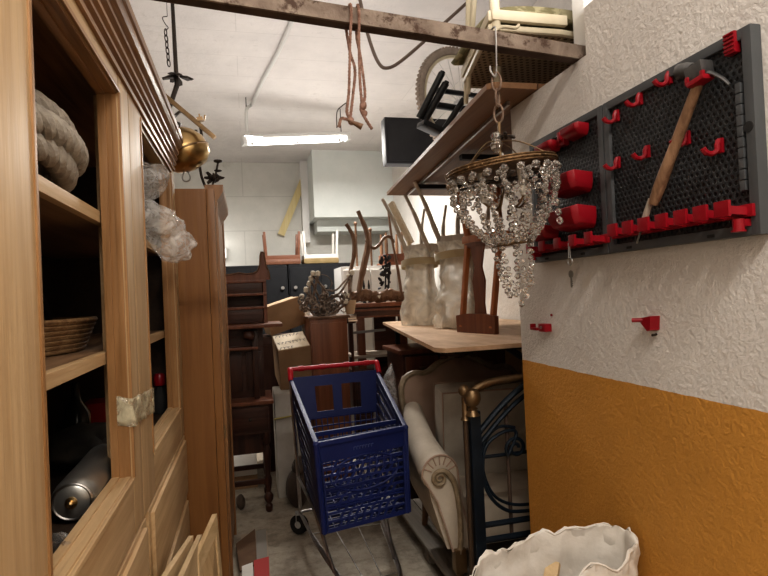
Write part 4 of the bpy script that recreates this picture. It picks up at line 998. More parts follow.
for s_ in (-1, 1):
    X = lambda x: 1.27+s_*(x-1.27)   # mirror about the chair axis
    # padded arm, from back to the front scroll
    cl_ = spline([(X(.93), 3.16, .80), (X(.90), 3.02, .755), (X(.865), 2.80, .70), (X(.845), 2.56, .655), (X(.84), 2.475, .645)], 6); n_ = len(cl_)
    obj('arm_pad', G().tube(cl_, [.055+.032*min(1, i/n_*1.3) for i in range(n_)], 20), upholst, ac)
    g = G()
    def arm_sec(u, v):
        y = 2.49+.62*v; zt = .66+.13*v; x = X(.855+.05*v)
        hw = .055-.012*(1-u)+.0*v
        return x, y, zt, hw
    prof_n = 14
    poly = []
    g.prism([(X(.775), 2.478, .64), (X(.80), 2.478, .52), (X(.845), 2.478, .36), (X(.87), 2.478, .28), (X(.98), 2.478, .28), (X(.98), 2.478, .42), (X(.955), 2.478, .56), (X(.925), 2.478, .66)], (0, 0, 0), (.03*s_*1, .66, .08))
    obj('arm_side', g, upholst, ac)
    # front facing with fan pleats
    g = G()
    fan = [(X(.84)+.088*math.cos(a), .645+.09*math.sin(a)) for a in [PI*k/12 for k in range(13)]]
    fan = fan if s_ == 1 else fan
    body = [(X(.84)+s_*.088, .645), (X(.935), .52), (X(.965), .40), (X(.97), .28), (X(.885), .28), (X(.86), .38), (X(.82), .52), (X(.84)-s_*.088, .645)]
    if s_ == 1: poly = [(x, 2.452, z) for x, z in fan]+[(x, 2.452, z) for x, z in body[::-1][1:-1]]
    else: poly = [(x, 2.452, z) for x, z in fan]+[(x, 2.452, z) for x, z in body[1:-1]][::-1][::1]
    if s_ == 1: poly = [(x, 2.452, z) for x, z in fan]+[(X(.82), 2.452, .52), (X(.86), 2.452, .38), (X(.885), 2.452, .28), (X(.97), 2.452, .28), (X(.965), 2.452, .40), (X(.935), 2.452, .52)]
    else: poly = [(x, 2.452, z) for x, z in fan]+[(X(.935), 2.452, .52), (X(.965), 2.452, .40), (X(.97), 2.452, .28), (X(.885), 2.452, .28), (X(.86), 2.452, .38), (X(.82), 2.452, .52)]
    obj('arm_front', G().prism(poly, (0, 0, 0), (0, .04, 0)), upholst, ac)
    pp = [V(p)+V((0, -.003, 0)) for p in poly]
    obj('piping', G().tube(pp, .005, 6, closed=True), upholst_p, ac)
    g = G()
    for k in range(1, 8):
        a = PI*k/8; g.tube([V((X(.84)+.045*math.cos(a), 2.449, .645+.045*math.sin(a))), V((X(.84)+.082*math.cos(a), 2.449, .645+.084*math.sin(a)))], .0035, 5)
    obj('pleats', g, upholst_p, ac)
    sc = spiral((X(.835), 2.440, .628), .005, .036, PI*4.0, PI*.5, 34, (s_, 0, 0))
    e = sc[-1]
    tail = spline([sc[-1], V((X(.868), 2.440, .655)), V((X(.905), 2.440, .60)), V((X(.925), 2.440, .48)), V((X(.925), 2.440, .34)), V((X(.915), 2.440, .27))], 6)
    obj('carved_scroll', G().tube(sc[:-1]+tail, [.005+.009*min(1, i/46) for i in range(len(sc)-1+len(tail))], 8), carved, ac)
    obj('leg', G().obox((X(.918), 2.455, .235), (.055, .055, .11), None, .006).lathe([(.026, .18), (.018, .165), (.022, .15), (.016, .13), (.012, FZ)][::-1], (X(.918), 2.455, 0), 12), brass_d, ac)
    obj('leg', G().tube([(X(.98), 3.12, .30), (X(.985), 3.2, FZ)], [.026, .017], 10), walnut, ac)
cu = thing('box_cushion', 'large grey-beige square seat cushion standing upright in the armchair', 'cushion', (1.25, 2.85, .5))
rc_ = Euler((.10, 0, -.12)).to_matrix()
g = G().obox((1.25, 2.86, .735), (.52, .21, .48), rc_, .04); bmesh.ops.subdivide_edges(g.b, edges=g.b.edges, cuts=2, use_grid_fill=True); g.crumple(.006, 6, 4)
obj('pad', g, upholst_g, cu, sharp=50)
pc = [(-.255, -.105, -.235), (.255, -.105, -.235), (.255, -.105, .235), (-.255, -.105, .235)]
obj('piping', G().tube([V((1.25, 2.86, .735))+rc_ @ V(p) for p in spline(pc, 1, True)], .006, 6, closed=True).tube([V((1.25, 2.86, .735))+rc_ @ V((x, -y, z)) for x, y, z in pc], .006, 6, closed=True), upholst_p, cu)

# ================================================================ METAL BEDSTEAD
bd = thing('metal_bedstead', 'blue-black metal bed head with scrollwork and brass ball knob leaning by the wall end', 'bed', (1.4, 2.2, 0))
Yb = 2.215; xc = 1.42
for s_ in (1, -1):
    X = lambda x: xc-s_*(xc-x)
    obj('post', G().obox((X(.925), Yb, .49), (.048, .035, .98), None, .006), navy, bd)
    obj('brass_post', G().tube([(X(.893), Yb+.02, .0), (X(.893), Yb+.02, .95)], .013, 10), mat('bronze_tube%d' % s_, (.12, .085, .06), metal=.6, rough=.4), bd)
    kb = obj('knob', G().lathe([(.032, .96), (.03, .965), (.018, .985), (.024, .99), (.014, .997), (.03, 1.01), (.038, 1.03), (.037, 1.05), (.026, 1.07), (.0, 1.078)], (X(.92), Yb, 0), 24), brass_d, bd)
    obj('small_knob', G().ico((X(.893), Yb+.02, 1.065), .026, 3).lathe([(.022, .94), (.014, .955), (.014, 1.04)], (X(.893), Yb+.02, 0), 16), brass_d, bd)
    def mx(pts): return [(X(x), Yb+dy_, z) for x, dy_, z in pts]
    obj('brass_rail', G().tube(spline(mx([(.90, .03, 1.02), (.95, .03, 1.065), (1.03, .03, 1.09), (1.2, .03, 1.10), (xc, .03, 1.105)]), 6), .019, 10), brass_d, bd)
    obj('top_rail', G().tube(spline(mx([(.945, 0, .885), (1.05, 0, .985), (1.16, 0, 1.065), (1.28, 0, 1.12), (xc, 0, 1.14)]), 6), .014, 8).tube(spline(mx([(.945, 0, .835), (1.06, 0, .945), (1.17, 0, 1.025), (1.3, 0, 1.08), (xc, 0, 1.10)]), 6), .011, 8), navy, bd)
    sp_ = spiral((X(1.115), Yb, .80), .012, .05, 0, 3.2*PI, 30, (s_, 0, 0))
    obj('scroll', G().tube(sp_+spline([sp_[-1], V((X(1.12), Yb, .865)), V((X(1.06), Yb, .875)), V((X(.98), Yb, .83)), V((X(.955), Yb, .74)), V((X(.97), Yb, .63)), V((X(1.04), Yb, .545)), V((X(1.14), Yb, .52)), V((X(xc), Yb, .515))], 5)[1:], .008, 8), navy, bd)
    obj('scroll', G().tube(spline(mx([(1.12, .012, .885), (1.04, .012, .895), (.97, .012, .83), (.96, .012, .72), (1.0, .012, .61), (1.08, .012, .555), (1.2, .012, .54), (xc, .012, .54)]), 5), .007, 8), navy, bd)
    obj('upright', G().tube(mx([(1.085, .02, .40), (1.085, .02, 1.0)]), .009, 8), mat('brown_bar%d' % s_, (.09, .06, .045), rough=.5), bd)
    obj('upright', G().tube(mx([(1.25, .02, .40), (1.25, .02, 1.09)]), .009, 8), mat('brown_bar_%d' % s_, (.09, .06, .045), rough=.5), bd)
for z, r in ((.485, .013), (.42, .014), (.20, .012)): obj('cross_rail', G().tube([(.94, Yb, z), (2*xc-.94, Yb, z)], r, 8), navy, bd)
obj('cross_rail', G().tube([(.90, Yb+.02, .77), (2*xc-.90, Yb+.02, .77)], .008, 8), navy, bd)

# ================================================================ SACK
sk = thing('woven_sack', 'open white woven sack standing at the foot of the orange wall', 'sack', (.85, 1.42, 0))
sc0 = V((.812, 1.42, 0))
def sackf(u, v):
    a = 2*PI*u; z = .0+.73*v
    r = .195+.012*math.sin(PI*v)
    k_ = min(1, max(0, (v-.55)/.4)); rx = r*(1.05+.30*k_); ry = r*(.95-.42*k_)
    nz = noise.noise(V((math.cos(a)*2, math.sin(a)*2, z*5)))*.022*(.4+v)
    zz = z
    if v > .8: zz += (v-.8)*5*(.03*noise.noise(V((math.cos(a)*2.2, math.sin(a)*2.2, 7)))+.018*noise.noise(V((math.cos(a)*6, math.sin(a)*6, 2)))+.02*math.sin(a)+.03*math.cos(a)-.01)
    p = sc0+V(((rx+nz)*math.cos(a), (ry+nz)*math.sin(a), zz)); p.x = min(p.x, 1.078+.004*math.sin(a*5)); return p
g = G().grid(sackf, 90, 42, True)
rim_in = lambda u, v: (lambda q, a: V((sc0.x+(q.x-sc0.x)*(1-.10*v), sc0.y+(q.y-sc0.y)*(1-.10*v), q.z+.012*math.sin(PI*min(1, v*1.6))-.30*max(0, v-.2)+.006*noise.noise(V((a*6, v*5, 1))))))(sackf(u, 1), u*2*PI)
g.grid(rim_in, 90, 14, True)
bmesh.ops.remove_doubles(g.b, verts=g.b.verts, dist=.002)
g.crumple(.012, 14, 6); g.crumple(.004, 45, 2)
obj('bag_body', g, sack_m, sk, sharp=0)
g = G().tube([sackf(u/90, 1)+V((0, 0, .006+.004*math.sin(u))) for u in range(90)], .0035, 6, closed=True)
obj('hem', g.crumple(.006, 30, 3), sack_m, sk)
for i, (x0, y0, x1, y1, z, lb) in enumerate(((-.10, -.05, .06, .10, .66, 'cut wooden stick poking up inside the white sack'), (.0, -.12, -.02, .06, .63, 'second offcut of wood lying lower inside the white sack'))):
    w_ = thing('wood_offcut', lb, 'offcut', tuple(sc0+V((x0, y0, z))))
    obj('stick', G().bar(sc0+V((x0, y0, z-.22)), sc0+V((x1, y1, z+.0)), .04, .022, bev=.003), raw if i == 0 else mahog_l, w_)

# ================================================================ WORKTABLE
TZ = 1.25
wt = thing('worktable', 'long chipboard-topped worktable with dark metal legs at the right wall', 'table', (1.5, 3.5, 0))
obj('tabletop', G().prism([(.83, 2.27, 0), (.80, 2.33, 0), (1.155, 4.74, 0), (2.03, 4.70, 0), (2.03, 2.27, 0)], (0, 0, TZ-.02), (0, 0, .02)), chip, wt)
obj('apron', G().bar((.95, 2.62, TZ-.045), (1.22, 4.62, TZ-.045), .03, .045).bar((1.0, 2.62, TZ-.045), (2.02, 2.62, TZ-.045), .03, .045).bar((1.22, 4.6, TZ-.045), (2.0, 4.6, TZ-.045), .03, .045), black, wt)
for a, b in (((1.24, 4.58, TZ-.03), (1.24, 4.58, 0)), ((1.98, 4.58, TZ-.03), (1.98, 4.58, 0)), ((1.98, 2.45, TZ-.03), (1.98, 2.45, 0)), ((1.74, 2.60, TZ-.03), (1.90, 2.60, 0))): obj('leg', G().bar(a, b, .035, .035), black, wt)
obj('brace', G().bar((1.30, 2.66, TZ-.05), (1.96, 2.66, .75), .03, .03), black, wt)

# ---------------------------------------------------------------- upside-down chairs on the table
def make_chair(name, label, loc, rot, legm, seatm, w=.40, d=.40, hs=.44, hb=.50, wrap=None, splat=None, group=None, taper=.014):
    """local space, upright chair; root at the floor"""
    t = thing(name, label, 'chair', loc, rot=rot, group=group)
    obj('seat', G().box((-w/2, -d/2, hs-.05), (w/2, d/2, hs), .02), seatm, t)
    obj('seat_frame', G().box((-w/2-.006, -d/2-.006, hs-.075), (w/2+.006, d/2+.006, hs-.03), .008), legm, t)
    for sx in (-1, 1):
        obj('leg', G().tube(spline([(sx*(w/2-.02), -d/2+.02, hs-.06), (sx*(w/2-.015), -d/2+.0, hs*.5), (sx*(w/2+.005), -d/2-.03, 0)], 4), [.02]*5+[.016]*3+[taper], 10), legm, t)
        obj('leg', G().tube(spline([(sx*(w/2-.02), d/2-.02, hs-.06), (sx*(w/2-.01), d/2+.0, hs*.5), (sx*(w/2), d/2+.07, 0)], 4), [.02]*5+[.016]*3+[taper], 10), legm, t)
        obj('back_post', G().bar((sx*(w/2-.02), d/2-.02, hs-.05), (sx*(w/2-.03), d/2+.06, hs+hb-.03), .026, .03, bev=.005), legm, t)
    obj('crest_rail', G().prism([(-w/2-.01, 0, 0), (-w*.25, 0, -.012), (w*.25, 0, -.012), (w/2+.01, 0, 0), (w/2+.005, 0, .10), (-w/2-.005, 0, .10)], (0, d/2+.045, hs+hb-.10), (0, .028, .0)), mahog, t)
    if splat: 
        obj('splat', G().prism([(-.06, 0, 0), (-.03, 0, .12), (-.055, 0, .2), (-.04, 0, .33), (-.05, 0, hb-.09), (.05, 0, hb-.09), (.04, 0, .33), (.055, 0, .2), (.03, 0, .12), (.06, 0, 0)], (0, d/2+.02, hs), (0, .012, 0)), splat, t)
    if wrap:
        def wf(u, v):
            a = 2*PI*u; r_ = 1+.14*math.sin(v*5+1)-.25*(1-min(1, v*6))
            ca_, sa_ = math.cos(a), math.sin(a)
            x = (w/2+.03)*math.copysign(abs(ca_)**.6, ca_)*r_*(1+.05*v); y = d/2+.045+(.085)*math.copysign(abs(sa_)**.7, sa_)*r_
            return V((x, y, hs-.04+(hb+.035)*v))
        g = G().grid(wf, 44, 30, True).crumple(.028, 11, int(w*100)+len(label))
        for v_ in g.b.verts: v_.co.z = min(v_.co.z, hs+hb)
        obj('plastic_wrap', g, wrap, t, sharp=0)
        obj('tape_band', G().grid(lambda u, v: V(((w/2+.045)*math.cos(2*PI*u), d/2+.045+.12*math.sin(2*PI*u), hs+hb*.62+.04*v+.02*math.cos(2*PI*u))), 30, 3, True), tape_f, t)
    return t

def wrapped_chair(cx, cy, w, d, rz, zseat, label, seed):
    """upside-down chair resting on its crest: sabre legs up, back below in film"""
    t = thing('dining_chair', label, 'chair', (cx, cy, TZ), rot=(0, 0, rz))
    S = zseat-TZ   # local z=0 is the tabletop
    obj('seat', G().box((-w/2, -d/2, S-.005), (w/2, d/2, S+.03), .018), upholst, t)
    g = G().tube(spline([(-w/2, -d/2, S+.03), (w/2, -d/2, S+.03), (w/2, d/2, S+.03), (-w/2, d/2, S+.03)], 1, True), .001, 4, closed=True)
    for a, b in (((-w/2, -d/2), (w/2, -d/2)), ((w/2, -d/2), (w/2, d/2)), ((w/2, d/2), (-w/2, d/2)), ((-w/2, d/2), (-w/2, -d/2))):
        g.bar((*a, S+.035), (*b, S+.035), .022, .055, bev=.006)
    obj('seat_frame', g, grey_w, t)
    for sx in (-1, 1):
        x = sx*(w/2-.015)
        obj('leg', G().tube(spline([(x, -d/2+.015, S+.02), (x, -d/2-.06, S+.13), (x, -d/2-.14, S+.26), (x, -d/2-.25, S+.40)], 5), [.017]*6+[.015]*5+[.012]*5, 10), grey_w, t)
        obj('leg', G().tube(spline([(x, d/2-.015, S+.02), (x, d/2-.0, S+.2), (x, d/2+.05, S+.37)], 5), [.016]*6+[.011]*5, 10), grey_w, t)
        obj('back_post', G().bar((x, -d/2+.02, S+.02), (x*.95, -d/2-.0, .03), .022, .026, bev=.004), grey_w, t)
    obj('crest_rail', G().box((-w/2+.01, -d/2-.012, 0), (w/2-.01, -d/2+.018, .07), .006), grey_w, t)
    def wf(u, v):
        a = 2*PI*u; ca_, sa_ = math.cos(a), math.sin(a); k = .86-.20*math.sin(PI*min(1, v*1.4))+.26*v+.05*math.sin(a*7+v*3)
        return V(((w/2+.025)*math.copysign(abs(ca_)**.7, ca_)*k, -d/2+.03+(.10)*math.copysign(abs(sa_)**.8, sa_)*k, S+.02-(S+.015)*v))
    g = G().grid(wf, 60, 50, True).crumple(.022, 8, seed); g.crumple(.008, 26, seed+1)
    for v_ in g.b.verts: v_.co.z = max(v_.co.z, .003)
    obj('plastic_wrap', g, film2, t, sharp=0)
    obj('tape_band', G().grid(lambda u, v: V(((w/2+.035)*math.cos(2*PI*u), -d/2+.03+.115*math.sin(2*PI*u), S-.06-.05*v+.02*math.cos(2*PI*u+1))), 36, 3, True), mat('brown_tape%d' % seed, (.45, .36, .22), rough=.3), t)
    return t
wrapped_chair(1.35, 4.05, .24, .22, -.95, 1.80, 'upside-down pale chair with plastic-wrapped back, farther left on the worktable', 3)
wrapped_chair(1.435, 3.46, .27, .24, -.95, 1.805, 'upside-down pale chair with plastic-wrapped back, nearer one on the worktable', 8)
make_chair('dining_chair', 'upside-down polished orange-brown chair behind the crystal chandelier', (1.465, 3.00, TZ+.95), (PI, 0, -1.30), mahog_l, mahog, w=.33, d=.28, hs=.45, hb=.50, splat=mahog)
# ================================================================ BACK OF THE ROOM
def drawer_unit(): pass
for i, (x0, x1, lb) in enumerate(((-.40, .505, 'black two-door cupboard at the back wall, behind the dark carved bureau'), (.515, 1.33, 'black cupboard at the back wall, behind the scrolled candelabra'))):
    t = thing('black_cupboard', lb, 'cupboard', ((x0+x1)/2, 7.3, 0))
    obj('carcass', G().box((x0, 7.02, 0), (x1, 7.6, 1.925), .02), blackm, t)
    m2 = (x0+x1)/2
    for k, (a, b, kx) in enumerate(((x0+.02, m2-.004, m2-.05), (m2+.004, x1-.02, x1-.07 if i == 0 else m2+.05))):
        kx = {(0, 1): x1-.07, (0, 0): m2-.05, (1, 0): x0+.08, (1, 1): m2+.05}[(i, k)]
        d = obj('door', G().box((a, 7.0, 1.18), (b, 7.025, 1.88), .006), blackm, t)
        obj('knob', G().tube([(kx, 7.0, 1.63), (kx, 6.97, 1.63)], [.012, .022], 12), steel, d)
        d = obj('door', G().box((a, 7.0, .08), (b, 7.025, 1.14), .006), blackm, t)
        obj('knob', G().tube([(kx, 7.0, .7), (kx, 6.97, .7)], [.012, .022], 12), steel, d)
def stool(cx, cy, z, w, d, legs, seatm, railm, label):
    t = thing('wooden_stool', label, 'stool', (cx, cy, z), 'upturned stools on the black cupboards')
    obj('seat', G().box((cx-w/2, cy-d/2, z), (cx+w/2, cy+d/2, z+.075), .035), seatm, t)
    obj('seat_frame', G().box((cx-w/2+.01, cy-d/2+.01, z+.06), (cx+w/2-.01, cy+d/2-.01, z+.12), .006), railm, t)
    for sx in (-1, 1):
        for sy in (-1, 1):
            obj('leg', G().bar((cx+sx*(w/2-.03), cy+sy*(d/2-.03), z+.08), (cx+sx*(w/2-.012), cy+sy*(d/2-.02), z+.42), .03, .03, bev=.004), railm, t)
    return t
stool(.455, 7.22, 1.925, .46, .38, 0, mat('leather_seat', (.16, .07, .04), rough=.5), mat('redbrown', (.16, .06, .03), rough=.5), 'upside-down brown-legged stool on the left black cupboard')
stool(.945, 7.22, 1.925, .46, .38, 0, seat_tan, mat('white_legs', (.62, .6, .56), rough=.5), 'upside-down white-legged stool with tan seat on the right black cupboard')
pk = W(305, 176, y=8.14), W(281, 235, y=8.14)
single('wooden_plank', G().bar(pk[0], pk[1], .10, .04, up=(0, 1, 0)), pale_yellow, 'pale yellow plank fixed diagonally against the far white wall', 'plank')

# bureau with hutch
bu = thing('carved_bureau', 'dark carved bureau with shelved hutch standing beyond the wardrobe', 'bureau', (-.05, 4.2, 0))
yB = 3.97
obj('desk_top', G().box((-.45, yB-.02, .765), (.15, yB+.45, .79), .004), mahog, bu)
obj('desk_body', G().box((-.43, yB+.01, .56), (.12, yB+.43, .765)), dark, bu)
for x0, x1 in ((-.42, -.16), (-.14, .11)):
    d = obj('drawer', G().box((x0, yB-.004, .585), (x1, yB+.02, .745), .006), dark, bu); obj('knob', G().ico(((x0+x1)/2, yB-.012, .665), .012, 2), iron, d)
obj('panel', G().box((-.42, yB+.10, .40), (.10, yB+.12, .56)), dark_z, bu)
turned = [(.016, 0), (.024, .01), (.026, .045), (.014, .06), (.03, .085), (.032, .115), (.015, .14), (.02, .16), (.026, .2), (.026, .235), (.018, .26), (.024, .34), (.028, .42), (.016, .47), (.028, .49), (.028, .56)]
for x, y in ((.09, yB+.035), (.09, yB+.40), (-.41, yB+.035), (-.41, yB+.40)): obj('leg', G().lathe(turned, (x, y, 0), 14), dark_z, bu)
obj('stretcher', G().box((-.41, yB+.02, .20), (.09, yB+.045, .235), .004), dark, bu)
obj('stretcher', G().box((.078, yB+.04, .20), (.10, yB+.40, .235), .004), dark, bu)
obj('stretcher', G().box((-.41, yB+.39, .20), (.09, yB+.41, .235), .004), dark, bu)
obj('hutch_base', G().box((-.43, yB+.18, .79), (.10, yB+.43, 1.30)), dark, bu)
obj('bracket', G().box((.02, yB+.08, .79), (.06, yB+.2, 1.28), .01), dark_z, bu)
obj('carved_head', G().ico((.0, yB+.06, 1.25), .045, 2, (1, .8, .9)).crumple(.012, 30, 2), dark_z, bu)
obj('inner_ledge', G().box((-.43, yB+.06, 1.145), (.06, yB+.2, 1.165), .004), mahog, bu)
obj('cupboard_door', G().box((-.40, yB+.165, .84), (-.06, yB+.182, 1.12), .006).box((-.03, yB+.165, .84), (.09, yB+.182, 1.12), .006), dark_z, bu)
obj('ledge', G().box((-.45, yB-.01, 1.30), (.235, yB+.43, 1.325), .005), mahog, bu)
obj('hutch_side', G().box((.115, yB+.2, 1.325), (.14, yB+.42, 1.645)), mahog, bu)
obj('hutch_back', G().box((-.43, yB+.41, 1.325), (.14, yB+.43, 1.65)), dark, bu)
for z in (1.43, 1.53, 1.625): obj('shelf', G().box((-.43, yB+.19, z), (.14, yB+.42, z+.02), .003), mahog, bu)
for z0, z1 in ((1.33, 1.43), (1.55, 1.625)): obj('drawer', G().box((-.42, yB+.2, z0), (.11, yB+.22, z1), .004), dark, bu)
crest = [(-.43, 1.645), (-.43, 1.69), (-.12, 1.69), (-.05, 1.70), (.0, 1.69), (.05, 1.695), (.08, 1.71), (.098, 1.75), (.104, 1.82), (.112, 1.85), (.132, 1.85), (.138, 1.80), (.143, 1.75), (.163, 1.70), (.168, 1.645)]
obj('crest', G().prism([(x, 0, z) for x, z in crest], (0, yB+.19, 0), (0, .02, 0)), mahog, bu)
obj('crest_moulding', G().tube([(x, yB+.187, z) for x, z in crest[1:]], .006, 6), walnut, bu)
single('foam_sheet', G().box((-.42, 4.55, .10), (.02, 5.1, .17), .01), paper, 'white foam block on the floor behind the bureau legs', 'foam')
single('floor_box', G().box((-.42, 4.55, 0), (.02, 5.1, .10)), card, 'flat brown carton under the white foam block', 'box')

# wrapped tall box, cartons
tw = thing('wrapped_box', 'tall box wrapped in white sheet behind the shopping cart', 'box', (.27, 4.4, 0))
g = G().box((.165, 4.22, 0), (.43, 4.56, .79), .02); bmesh.ops.subdivide_edges(g.b, edges=g.b.edges, cuts=4, use_grid_fill=True); g.crumple(.012, 7, 3)
for v in g.b.verts: v.co.z = min(max(v.co.z, .0), .79)
obj('wrapping', g, mat('white_sheet', (.50, .47, .42), (.6, .57, .52), rough=.8, scale=6), tw)
obj('tape_strip', G().tube([(.155, 4.205, .60), (.30, 4.20, .615), (.44, 4.205, .59)], .006, 4), mat('yellow_tape', (.5, .42, .12), rough=.5), tw)
def carton(cen, size, rz, label, tilt=0, lid=None, flaps=False, tx=0):
    t = thing('cardboard_box', label, 'box', tuple(cen)); R_ = Euler((tx, tilt, rz)).to_matrix()
    w, d, h = size
    obj('carton', G().obox(cen, size, R_, .003), card, t)
    if lid: obj('label_sheet', G().obox(V(cen)+R_ @ V((0, 0, h/2+.003)), (w*.96, d*.94, .004), R_), label_m, t)
    if lid:
        g = G(); rn = random.Random(3)
        for row, n_ in ((.09, 7), (-.02, 8), (-.1, 4)):
            for k in range(n_):
                p = V((-.10+.028*k, row, h/2+.006)); a = rn.uniform(-.5, .5)
                g.obox(V(cen)+R_ @ p, (.004, .035, .001), R_ @ Matrix.Rotation(a, 3, 'Z')).obox(V(cen)+R_ @ (p+V((.008, .01, 0))), (.014, .004, .001), R_)
        obj('handwriting', g, ink, t)
    if flaps:
        obj('rim', G().obox(V(cen)+R_ @ V((0, 0, h/2+.002)), (w, d, .008), R_), card_l, t)
        obj('flap', G().obox(V(cen)+R_ @ V((w/2+.004, 0, -.02)), (.008, d, h*.9), R_), card_l, t)
    return t
carton((.325, 4.43, 1.0), (.25, .25, .36), .10, 'brown cardboard box with cream handwritten top, above the red cart handle', -.10, True, tx=.42)
carton((.29, 5.0, 1.345), (.32, .40, .24), .1, 'open cardboard box tilted behind the handwritten one', -.28, None, True)
lc = thing('low_cabinet', 'dark low cabinet behind the cartons', 'cabinet', (.3, 5, 0))
obj('carcass', G().box((.08, 4.90, 0), (.46, 5.30, 1.17), .006), dark_z, lc)
obj('door', G().box((.10, 4.885, .1), (.44, 4.902, 1.1), .005), dark_z, lc)
for k, (z, lb) in enumerate(((1.20, 'white plastic canister lying between the carton and brown cabinet'), (1.03, 'white plastic jug on its side beside the brown cabinet'))):
    pass
jg = thing('plastic_jug', 'white plastic jug squeezed between the carton and brown cabinet', 'jug', (.52, 4.95, 1.17))
# brown cabinet and candelabra
bcm = wood('brown_cabinet_wood', (.17, .06, .025), (.26, .10, .045), axis='z', rough=.35)
bc_ = thing('brown_cabinet', 'plain red-brown cabinet under the scrolled candelabra', 'cabinet', (.62, 4.6, 0))
obj('carcass', G().box((.475, 4.4, 0), (.775, 4.85, 1.32), .003), bcm, bc_)
obj('top', G().box((.465, 4.385, 1.32), (.80, 4.86, 1.34), .004), walnut, bc_)
obj('door', G().box((.485, 4.385, .1), (.765, 4.40, 1.29), .004), bcm, bc_)
COL_J = jg
obj('body', G().lathe([(.02, 0), (.055, .005), (.06, .02), (.06, .15), (.03, .19), (.022, .2)], (.52, 4.95, 1.17), 16, None), plast_w, jg)
obj('cap', G().lathe([(.026, .2), (.026, .225), (.001, .228)], (.52, 4.95, 1.17), 12), plast_w, jg)
jb = G().box((.475, 4.9, 0), (.56, 5.0, 1.17)); single('crate', jb, dark_z, 'narrow dark crate behind the brown cabinet', 'crate')

cd = thing('scrolled_candelabra', 'tangled scrolled metal candelabra with pale candle cups on the brown cabinet', 'candelabra', (.62, 4.55, 1.34))
cm = mat('antique_grey_metal', (.11, .08, .062), (.34, .28, .23), scale=30, metal=.5, rough=.4)
c0 = V((.62, 4.58, 1.34)); rn = random.Random(11)
obj('base', G().lathe([(.10, 0), (.09, .015), (.04, .03), (.02, .06), (.03, .09), (.02, .13), (.015, .25)], c0, 16), cm, cd)
cups = [((302, 297), .09), ((306, 290), .07), ((309, 284), .05), ((311, 279), .02), ((313, 274), 0), ((318, 274), -.02), ((352, 273), 0), ((349, 277), .03), ((347, 296), -.02), ((346, 302), -.04)]
for (q_, dy_) in cups:
    p = W(*q_, y=4.5+dy_)
    cu_ = obj('candle_cup', G().lathe([(.012, -.018), (.018, -.014), (.021, .015), (.013, .025), (.0, .028)], p, 12, Euler((0, rn.uniform(-.6, .6), 0)).to_matrix()), mat('candle_cup_cream%d' % int(dy_*100+50), (.62, .56, .46), rough=.4), cd)
for k in range(10):
    q_, dy_ = cups[k]; p = W(*q_, y=4.5+dy_)
    m1 = c0+V((rn.uniform(-.08, .08), rn.uniform(-.06, .06), rn.uniform(.04, .16))); m2 = (p+m1)/2+V((rn.uniform(-.06, .06), rn.uniform(-.05, .05), rn.uniform(-.1, -.02)))
    obj('arm', G().tube(spline([c0+V((0, 0, .08)), m1, m2, p+V((0, 0, -.015))], 8), .010, 6), cm, cd)
for k in range(46):
    cen = V((.43+.39*rn.random(), 4.42+.24*rn.random(), 1.375+.16*rn.random()*(.6+.4*rn.random())))
    a0_ = rn.uniform(0, 6); ax = V((math.cos(a0_)*.8+.2, math.sin(a0_)*.5, 0)).normalized(); r1 = rn.uniform(.03, .055)
    obj('scrollwork', G().tube(spiral(cen, .006, r1, a0_, a0_+rn.choice((-1, 1))*rn.uniform(3, 8), 22, ax, (0, rn.uniform(-.3, .3), 1)), rn.uniform(.005, .009), 6), cm, cd)
obj('wire_loop', G().tube(spline([W(318, 274, y=4.5), W(327, 276, y=4.5), W(332, 283, y=4.5), W(329, 290, y=4.5), W(334, 292, y=4.5)], 6), .0035, 6), cm, cd)
obj('long_arm', G().tube(spline([W(352, 274, y=4.5), W(344, 282, y=4.5), W(336, 290, y=4.5), W(326, 290, y=4.5)], 6), .008, 6), cm, cd)
single('cream_cup', G().lathe([(.03, 0), (.035, .01), (.052, .11), (.05, .115), (.045, .11), (.03, .012), (.001, .01)], (.825, 4.50, 1.345), 20), card_l, 'beige lampshade cup standing beside the candelabra', 'cup')
single('stacked_plates', G().box((.79, 4.42, 1.285), (.865, 4.58, 1.30)).box((.79, 4.43, 1.305), (.86, 4.58, 1.32)).box((.795, 4.42, 1.325), (.86, 4.57, 1.345)), mirror_m, 'small stack of shiny flat plates between the brown cabinet and dresser', 'plates')
single('plant_stand', G().tube([(.828, 4.5, 0), (.828, 4.5, 1.27)], .012, 8).lathe([(.045, 0), (.04, .02), (.02, .03)], (.828, 4.5, 0), 16).lathe([(.01, 1.265), (.048, 1.27), (.048, 1.285)], (.828, 4.5, 0), 16), dark_z, 'thin dark pedestal under the shiny plates', 'stand')

# dresser with open shelf
ds = thing('dresser', 'dark wooden dresser with open shelf carrying the carved mirror frame', 'dresser', (1.1, 4.8, 0))
yd = 4.86
obj('top', G().box((.90, yd-.03, 1.385), (1.42, yd+.4, 1.42), .008), mahog, ds)
obj('frieze', G().box((.92, yd, 1.29), (1.40, yd+.38, 1.385), .006), dark, ds)
obj('moulding', G().box((.905, yd-.015, 1.35), (1.415, yd, 1.37), .003).box((.91, yd-.01, 1.29), (1.41, yd, 1.305), .003), mahog, ds)
for x in (.985, 1.38): obj('column', G().box((x-.035, yd+.01, .80), (x+.035, yd+.07, 1.29), .006), mahog, ds)
obj('column', G().box((.925, yd+.3, .80), (.965, yd+.36, 1.29)), dark_z, ds)
obj('back_panel', G().box((1.18, yd+.34, .8), (1.40, yd+.36, 1.29)), dark, ds)
obj('cross_bar', G().bar((.88, yd-.04, 1.165), (1.20, yd-.02, 1.175), .02, .022), mat('greybar', (.2, .19, .18), rough=.4), ds)
obj('shelf', G().box((.90, yd-.02, .93), (1.42, yd+.38, .955), .004), mat('pale_shelf', (.30, .25, .2), (.4, .34, .28), rough=.7, scale=4), ds)
